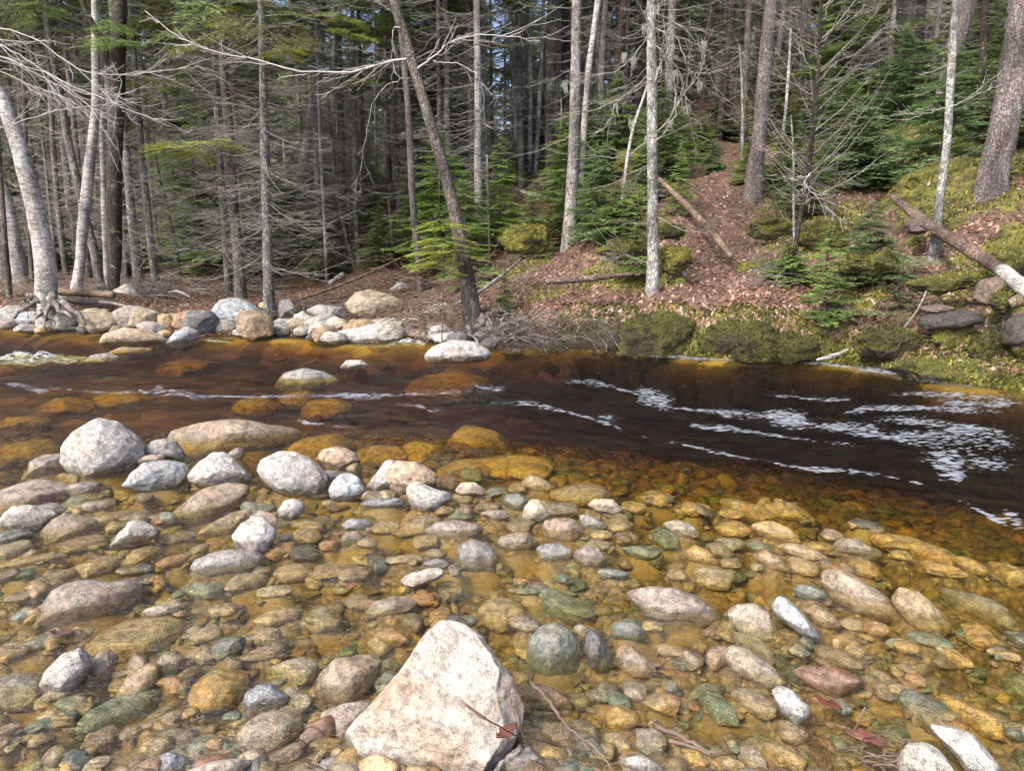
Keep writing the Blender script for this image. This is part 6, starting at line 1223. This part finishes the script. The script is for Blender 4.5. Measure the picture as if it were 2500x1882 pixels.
# dead brush hanging over the undercut bank, and thinner twig litter: each pile one heap
def brush(name, c, box, Y, n, l, r, mat, lab, droop=.3, mean=(1, 0, 0)):
    G = Geo(); random.seed(len(lab))
    for _ in range(n):
        x = random.uniform(box[0], box[2]); y = random.uniform(box[1], box[3]); Yl = Y+(box[3]-y)/(box[3]-box[1])*.9+random.uniform(-.2, .1); o = at(*px(c, x, y), Yl)
        gz = float(H(o[:1], o[1:2])[0]); 
        if o[2] < gz-.05: o[2] = gz+random.uniform(0, .12)
        d = np.array([random.gauss(mean[0], .6)*random.choice((-1, 1)), random.gauss(-.15, .4), random.gauss(-droop, .4)]); d /= np.linalg.norm(d); L_ = l*random.uniform(.4, 1.2)
        s = np.linspace(0, 1, 6); Q_ = o+d*(L_*s)[:, None]+np.array([0, 0, -.25*L_])*(s**2)[:, None]+np.cumsum(rng.normal(0, .02, (6, 3)), 0); Q_[:, 2] = np.maximum(Q_[:, 2], -.05)
        G.tube(Q_, np.linspace(r, r*.4, 6)*random.uniform(.6, 1.4), 4, False)
    o = G.build(name, M[mat]); tag(o, lab, 'brush', kind='stuff'); return o
brush('dead_brush', 'S', (-10,1400,575,1540), 11.55, 80, .7, .006, 'driftwood', 'tangle of grey dead twigs drooping over the undercut bank')
brush('dark_roots', 'S', (0,1430,580,1560), 11.7, 420, .5, .006, 'darktwig', 'fine dark root hairs hanging from the undercut bank')
brush('driftwood_brush', 'Q', (700,1340,960,1500), 12.9, 150, .9, .008, 'browntwig', 'reddish pile of washed-up sticks left of the leaning tree', .1)
brush('driftwood_brush', 'Q', (160,1350,520,1420), 14.9, 60, .7, .008, 'driftwood', 'loose grey sticks caught behind the far boulders', .0)
brush('driftwood_brush', 'P', (540,1270,760,1340), 17.4, 110, .8, .009, 'driftwood', 'heap of washed-up sticks behind the grey pointed boulder', .0)
brush('driftwood_brush', 'P', (250,1350,470,1460), 15.2, 50, .6, .009, 'driftwood', 'grey sticks among the stones by the birch roots', .1)
brush('dead_brush', 'T', (640,1250,980,1420), 9.7, 90, .5, .005, 'browntwig', 'thin brown twigs strewn below the dark ledge', .2)
brush('dead_brush', 'T', (30,1060,160,1200), 11.6, 40, .6, .005, 'twig', 'pale fine twigs sticking up from the leaf slope', -.6)
brush('forest_twigs', 'P', (0,1250,1250,1330), 18, 260, .7, .007, 'twig', 'dead twigs littering the forest floor on the left', -.1)
brush('forest_twigs', 'S', (620,850,1290,1340), 13.6, 220, .5, .006, 'browntwig', 'small dead twigs fallen among the leaves of the right slope', -.1)
brush('forest_twigs', 'Q', (500,1170,1300,1330), 14.5, 160, .6, .006, 'browntwig', 'dead twigs littering the leaf bank behind the leaning tree', -.2)
# ---------------- mossy rocks and ledges of the right bank ----------------
for i, (c, pts, Y, lab) in enumerate(MR):
    q = np.array(allpx(c, pts)); x0, y0 = q.min(0); x1, y1 = q.max(0); cx, cy = (x0+x1)/2, (y0+y1)/2; t = dep(cx, cy, Y); W = (x1-x0)*t/F; Hh = (y1-y0)*t/F
    D = max(.6*math.sqrt(W*Hh), .3)
    V, f = rock_shape(W, D, Hh, [((a-cx)*t/F, -(b-cy)*t/F) for a, b in q], 500+i, 5, 3.6, .5)
    V = V+fbm(V*4.5+i, 71, 4)[:, None]*V/np.linalg.norm(V, axis=1)[:, None]*.055
    V[:, 2] = np.where(V[:, 2] < 0, V[:, 2]*1.3, V[:, 2])-(.10 if at(cx, cy, Y)[2] < .75 else .32)*Hh; lo_ = at(cx, cy, Y)[2] > .75; V[:, 0] *= 1.25 if lo_ else 1.08; V[:, 2] *= .8 if lo_ else 1; V[:, 1] += .20*D
    o = tag(mk('mossy_rock', V, f, None, M['moss'] if lo_ or 'bright' in lab else M['bankmoss'], loc=at(cx, cy, Y)), lab, 'mossy rock', 'mossy rocks of the right bank')
    nn = np.zeros_like(V); fn = np.cross(V[f[:, 1]]-V[f[:, 0]], V[f[:, 2]]-V[f[:, 0]]); fc = V[f].mean(1); ar = np.linalg.norm(fn, axis=1); fu = fn/(ar[:, None]+1e-12)
    kk = rng.choice(len(f), int(min(5000, 1500*ar.sum()/2*2)), p=ar/ar.sum()); kk = kk[(fu[kk, 2] > -.35)]; n = len(kk); a = rng.uniform(0, 2*pi, n); s = rng.uniform(.008, .020, n)
    bright = 1.6 if 'bright' in lab else .9 if lo_ else .6
    d1 = np.stack([np.cos(a), np.sin(a), 0*a], -1)*s[:, None]; up = (fu[kk]+rng.normal(0, .45, (n, 3))+[0, 0, .5])*s[:, None]; o0 = fc[kk]+rng.normal(0, .01, (n, 3)); VV = np.stack([o0-d1*.6, o0+d1*.6, o0+up+d1*.3, o0+up*.9-d1*.3], 1).reshape(-1, 3)
    pc = np.array([(.12,.13,.03), (.19,.19,.04), (.09,.09,.03), (.25,.24,.045), (.15,.12,.05)])*bright; cb = 1+.5*fbm((o0+at(cx, cy, Y))*2.2, 9, 2); C = pc[rng.integers(0, 5, n)]*(rng.uniform(.7, 1.2, n)*cb)[:, None]
    mk('moss_tufts', VV, None, np.arange(4*n).reshape(-1, 4), M['mosstuft'], o, np.repeat(C, 4, 0), False)
def slab(c, pts, Y, rgb, lab, i, D=.5):
    q = np.array(allpx(c, pts)); x0, y0 = q.min(0); x1, y1 = q.max(0); cx, cy = (x0+x1)/2, (y0+y1)/2; t = dep(cx, cy, Y); W = (x1-x0)*t/F; Hh = (y1-y0)*t/F
    V, f = rock_shape(W, D, Hh, [((a-cx)*t/F, -(b-cy)*t/F) for a, b in q], 600+i, 4, 1.6, .9)
    o = mk('rock_slab', V, f, None, M['schist'], loc=at(cx, cy, Y)); o.color = (*rgb, 1); tag(o, lab, 'rock slab', 'bare rock slabs of the right bank')
slab('T',P(990,1230,1020,1160,1090,1140,1110,1190,1060,1250,1000,1270),9.9,(.17,.13,.10),'bare brown slab under the birch log',0)
slab('T',P(755,1330,800,1290,960,1285,1010,1330,900,1370,780,1365),9.8,(.06,.055,.05),'dark flat ledge above the mossy boulders',1)
slab('T',P(1120,1420,1130,1330,1189,1300,1250,1320,1250,1430,1160,1440),8.9,(.07,.06,.05),'dark rock under the splintered log end',2)
slab('T',P(700,960,710,900,760,900,800,950,760,975),12.2,(.13,.10,.10),'purplish rock under the upper end of the fallen log',3)
slab('T',P(760,1275,840,1262,900,1275,860,1300,780,1295),9.9,(.15,.12,.10),'thin brown slab lying on the dark ledge',5,.4)
# ---------------- leaf litter and moss tufts ----------------
def leaves():
    G = Geo(); N = 120000; u = rng.uniform(-.72, .75, N); d = .35+19*rng.uniform(0, 1, N)**1.5; y = np.interp(u, wlu, wly)+d; x = u*(y+3)
    mm = mossmask(x, y); dens = np.where(u > -.06, 1., .55)*np.where(u > .05, 1-.6*mm, 1)
    k = rng.uniform(0, 1, N) < dens*(.75+.5*n2(x, y, 1.4, 91, 3)); x, y = x[k], y[k]; n = len(x); z = H(x, y)+rng.uniform(.004, .03, n)
    e = .05; nx = -(H(x+e, y)-z+.015)/e; ny = -(H(x, y+e)-z+.015)/e
    a = rng.uniform(0, 2*pi, n); s = rng.uniform(.016, .042, n); ca, sa = np.cos(a), np.sin(a); tl = rng.normal(0, .35, (n, 2)); cu = rng.uniform(.0, .5, n)
    def pt(p_, q_, h): 
        X = p_*ca-q_*sa; Yy = p_*sa+q_*ca
        return np.stack([x+X*s, y+Yy*s, z+s*(h*cu+X*np.clip(tl[:, 0]-nx, -1.2, 1.2)+Yy*np.clip(tl[:, 1]-ny, -1.2, 1.2))], -1)
    V = np.stack([pt(-1.3, 0, 0), pt(0, -.62, .5), pt(1.3, 0, 0), pt(0, .62, .5)], 1).reshape(-1, 3); i = np.arange(n)[:, None]*4
    T = np.vstack([i+[0, 1, 2], i+[0, 2, 3]]); pc = np.array([(.25,.145,.105), (.21,.12,.085), (.30,.20,.15), (.14,.085,.06), (.26,.13,.08), (.37,.27,.22), (.18,.10,.07)])
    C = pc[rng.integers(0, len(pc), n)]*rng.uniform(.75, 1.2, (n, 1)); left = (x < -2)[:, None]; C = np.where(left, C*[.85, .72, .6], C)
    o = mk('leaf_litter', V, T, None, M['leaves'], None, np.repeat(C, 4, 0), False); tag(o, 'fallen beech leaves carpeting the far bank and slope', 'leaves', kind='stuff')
leaves()
def tufts():
    N = 90000; u = rng.uniform(-.02, .80, N); d = .05+12*rng.uniform(0, 1, N)**1.8; y = np.interp(u, wlu, wly)+d; x = u*(y+3); mm = mossmask(x, y)
    k = rng.uniform(0, 1, N) < np.clip(mm*1.3-.15, 0, 1); x, y = x[k], y[k]; n = len(x); z = H(x, y); a = rng.uniform(0, 2*pi, n); s = rng.uniform(.018, .045, n)
    d1 = np.stack([np.cos(a), np.sin(a), np.zeros(n)], -1)*s[:, None]; o = np.stack([x, y, z-.01], -1); up = rng.normal(0, .4, (n, 3))*s[:, None]; up[:, 2] = s*rng.uniform(.7, 1.6, n)
    up[:, 1] -= s*.4
    V = np.stack([o-d1*.55, o+d1*.55, o+up+d1*.25, o+up*.9-d1*.3], 1).reshape(-1, 3)
    pc = np.array([(.11,.12,.025), (.19,.19,.035), (.07,.08,.022), (.28,.28,.05), (.13,.10,.035)]); b = n2(x, y, 1.1, 41, 2); C = pc[rng.integers(0, 5, n)]*(rng.uniform(.7, 1.2, n)*(1+.5*b))[:, None]
    o = mk('moss', V, None, np.arange(4*n).reshape(-1, 4), M['mosstuft'], None, np.repeat(C, 4, 0), False); tag(o, 'cushions of green moss over the right bank and slope', 'moss', kind='stuff')
tufts()
# ---------------- small things in the foreground ----------------
def stick(name, c, pts, z, r, mat, lab, subs=()):
    Pw = np.array([on(*px(c, a, b), z_) for (a, b), z_ in zip(pts, z)]); G = Geo(); C_ = curve(Pw, len(pts)*4, .002); G.tube(C_, np.linspace(r, r*.4, len(C_)), 6)
    for sp_, sz, sr in subs: G.tube(curve(np.array([on(*px(c, a, b), z_) for (a, b), z_ in zip(sp_, sz)]), 10, .001), np.linspace(sr, sr*.4, 10), 5)
    o = G.build(name, M[mat]); tag(o, lab, 'stick'); return o
stick('driftwood_twig','E',P(1300,700,1370,760,1450,850,1510,950,1600,1030,1700,1100,1780,1180,1830,1260),[.06,.06,.055,.05,.045,.04,.03,.02],.0075,'browntwig','crooked dark twig reaching out of the water right of the white boulder',
 [(P(1510,950,1490,1010,1540,1100,1590,1200),[.05,.03,.0,-.03],.004),(P(1640,1080,1690,1150,1720,1170),[.04,.03,.01],.004),(P(1310,700,1290,640,1300,620),[.06,.05,.04],.004)])
stick('driftwood_twig','E',P(1160,800,1210,900,1255,1040,1300,1120,1380,1200,1440,1270),[.30,.26,.20,.14,.08,.04],.0055,'browntwig','thin forked twig lying across the right edge of the white boulder',
 [(P(860,815,980,905,1100,985,1240,1050),[.42,.38,.32,.22],.004),(P(880,830,940,890,1010,940),[.42,.39,.37],.003),(P(1255,1040,1400,1080,1560,1120,1700,1140),[.20,.12,.06,.03],.0045)])
stick('driftwood_stick','E',P(1250,1115,1160,1180,1070,1280,1000,1380),[.14,.10,.07,.05],.012,'driftwood','grey stick wedged under the right side of the white boulder')
stick('driftwood_twig','G',P(10,920,120,960,230,1020,340,1080,440,1075),[.01,.01,.005,0,-.01],.009,'browntwig','red-brown knobbly twig lying in the shallow water',[(P(80,1000,200,1030,330,1085),[0,0,0],.008)])
stick('driftwood_twig','G',P(1260,800,1230,860,1210,900,1180,960),[.05,.03,.01,-.01],.004,'browntwig','short dark twig sticking up from the sand at lower right')
def leaf(c, x, y, z, s, rgb, lab, az, w_=.5):
    o = on(*px(c, x, y), z); n = 9; t = np.linspace(-1, 1, n); wd = w_*(1-np.abs(t)**1.8)*(1+.25*np.cos(t*9)); ca, sa = cos(az), sin(az); V = []
    for k, q in enumerate(t):
        for sd_ in (-1, 0, 1):
            X, Yy = q, sd_*wd[k]; V.append((o[0]+s*(X*ca-Yy*sa), o[1]+s*(X*sa+Yy*ca), z+s*(.18*sd_*sd_+.2*q*q+.08*sin(q*5)+.1)))
    Q = [(k*3+j, k*3+j+1, k*3+j+4, k*3+j+3) for k in range(n-1) for j in (0, 1)]
    ob = mk('dry_leaf', V, None, Q, M['leaves'], None, np.tile(rgb, (len(V), 1))); md = ob.modifiers.new('thick', 'SOLIDIFY'); md.thickness = .0015
    tag(ob, lab, 'leaf'); return ob
leaf('E',1150,1040,.24,.045,(.15,.06,.04),'curled red-brown leaf caught on the twig against the white boulder',.9)
leaf('G',1035,800,.01,.05,(.14,.045,.03),'red leaf lying beside the grey-white stone',-.8)
leaf('G',1220,985,.015,.05,(.20,.09,.06),'upper of two brown leaves on the dark twig litter at lower right',-.3)
leaf('G',1285,1010,.02,.045,(.17,.07,.05),'lower of two brown leaves on the dark twig litter at lower right',-1.1)
leaf('B',140,1255,.0,.05,(.14,.07,.04),'dark leaf scrap on the cobbles near the long whitish stone',.5)
leaf('A',1930,700,.01,.03,(.10,.04,.03),'dark red leaf tucked under the round-backed boulder',.2)
leaf('D',400,400,-.01,.05,(.12,.05,.05),'sunken dark purple leaf left of the big pink boulder',.1)
leaf('B',530,560,.1,.03,(.20,.09,.06),'curled rusty leaf between the two leaning boulders',1.4)
G = Geo()
for _ in range(60):
    o = on(*px('G', random.uniform(1180, 1480), random.uniform(960, 1150)), random.uniform(-.01, .02)); d = rng.normal(0, 1, 3)*[.06, .04, .01]; G.tube([o, o+d*.5+[0, 0, .004], o+d], [.003, .003, .001], 4, False)
tag(G.build('twig_litter', M['browntwig']), 'dark soggy twig bits stranded on the sand at lower right', 'twig litter', kind='stuff')

# ---------------- labels of the many forest trees: by their order between named trunks ----------------
LM = [('the thick white leaning birch', TR[0][9]), ('the crooked peeling birch', TR[1][9]), ('the black-barked tree', TR[2][9]), ('the straight light grey trunk', TR[3][9]), ('the brown lichen-spotted trunk', TR[6][9]), ('the grey waterside spruce', TR[7][9]),
 ('the brown trunk pair', TR[18][9]), ('the flaky wiggly stem', TR[23][9]), ('the big leaning tree', TR[16][9]), ('the red-patched pale tree', [t[9] for t in TR if t[0] == 'patchy_tree'][0]), ('the straight grey fir', [t[9] for t in TR if t[0] == 'fir_tree'][0]),
 ('the scaly-barked spruce', [t[9] for t in TR if t[9].startswith('tall scaly')][0]), ('the slim blotched maple', [t[9] for t in TR if t[0] == 'maple_tree'][0]), ('the massive flared spruce', [t[9] for t in TR if t[9].startswith('massive')][0])]
spec = {t[9]: t for t in TR}
lmx = sorted([(px(spec[k][1], *spec[k][2][1][:2])[0], nm) for nm, k in LM])
ORD = 'first second third fourth fifth sixth seventh eighth ninth tenth eleventh twelfth thirteenth fourteenth fifteenth sixteenth seventeenth eighteenth nineteenth twentieth'.split()
for tn, te in (('twenty', 'thirtieth'), ('thirty', 'fortieth'), ('forty', 'fiftieth'), ('fifty', 'sixtieth'), ('sixty', 'seventieth'), ('seventy', 'eightieth'), ('eighty', 'ninetieth'), ('ninety', 'hundredth')): ORD += [tn+'-'+q for q in ORD[:9]]+[te]
def relabel(pref, noun):
    obs = [o for o in bpy.data.objects if o.parent is None and o.get('group') == pref]; its = {}
    for o in obs:
        x = proj(np.array([*o.location[:2], 1.6+.02*o.location[1]]))[0]; k = sum(x > q[0] for q in lmx); its.setdefault(k, []).append((x, o))
    for k, L in its.items():
        L.sort(key=lambda q: q[0]); n = len(L)
        where = 'left of '+lmx[0][1] if k == 0 else 'right of '+lmx[-1][1] if k == len(lmx) else 'between %s and %s' % (lmx[k-1][1], lmx[k][1].replace('the ', ''))
        for j, (x, o) in enumerate(L): o['label'] = '%s %s %s' % (ORD[j] if n > 1 else 'only', noun, where)
relabel('tall conifers deep in the forest', 'far tree'); relabel('young firs deep in the forest', 'far fir'); relabel('low firs dotting the wooded slope', 'low slope fir')
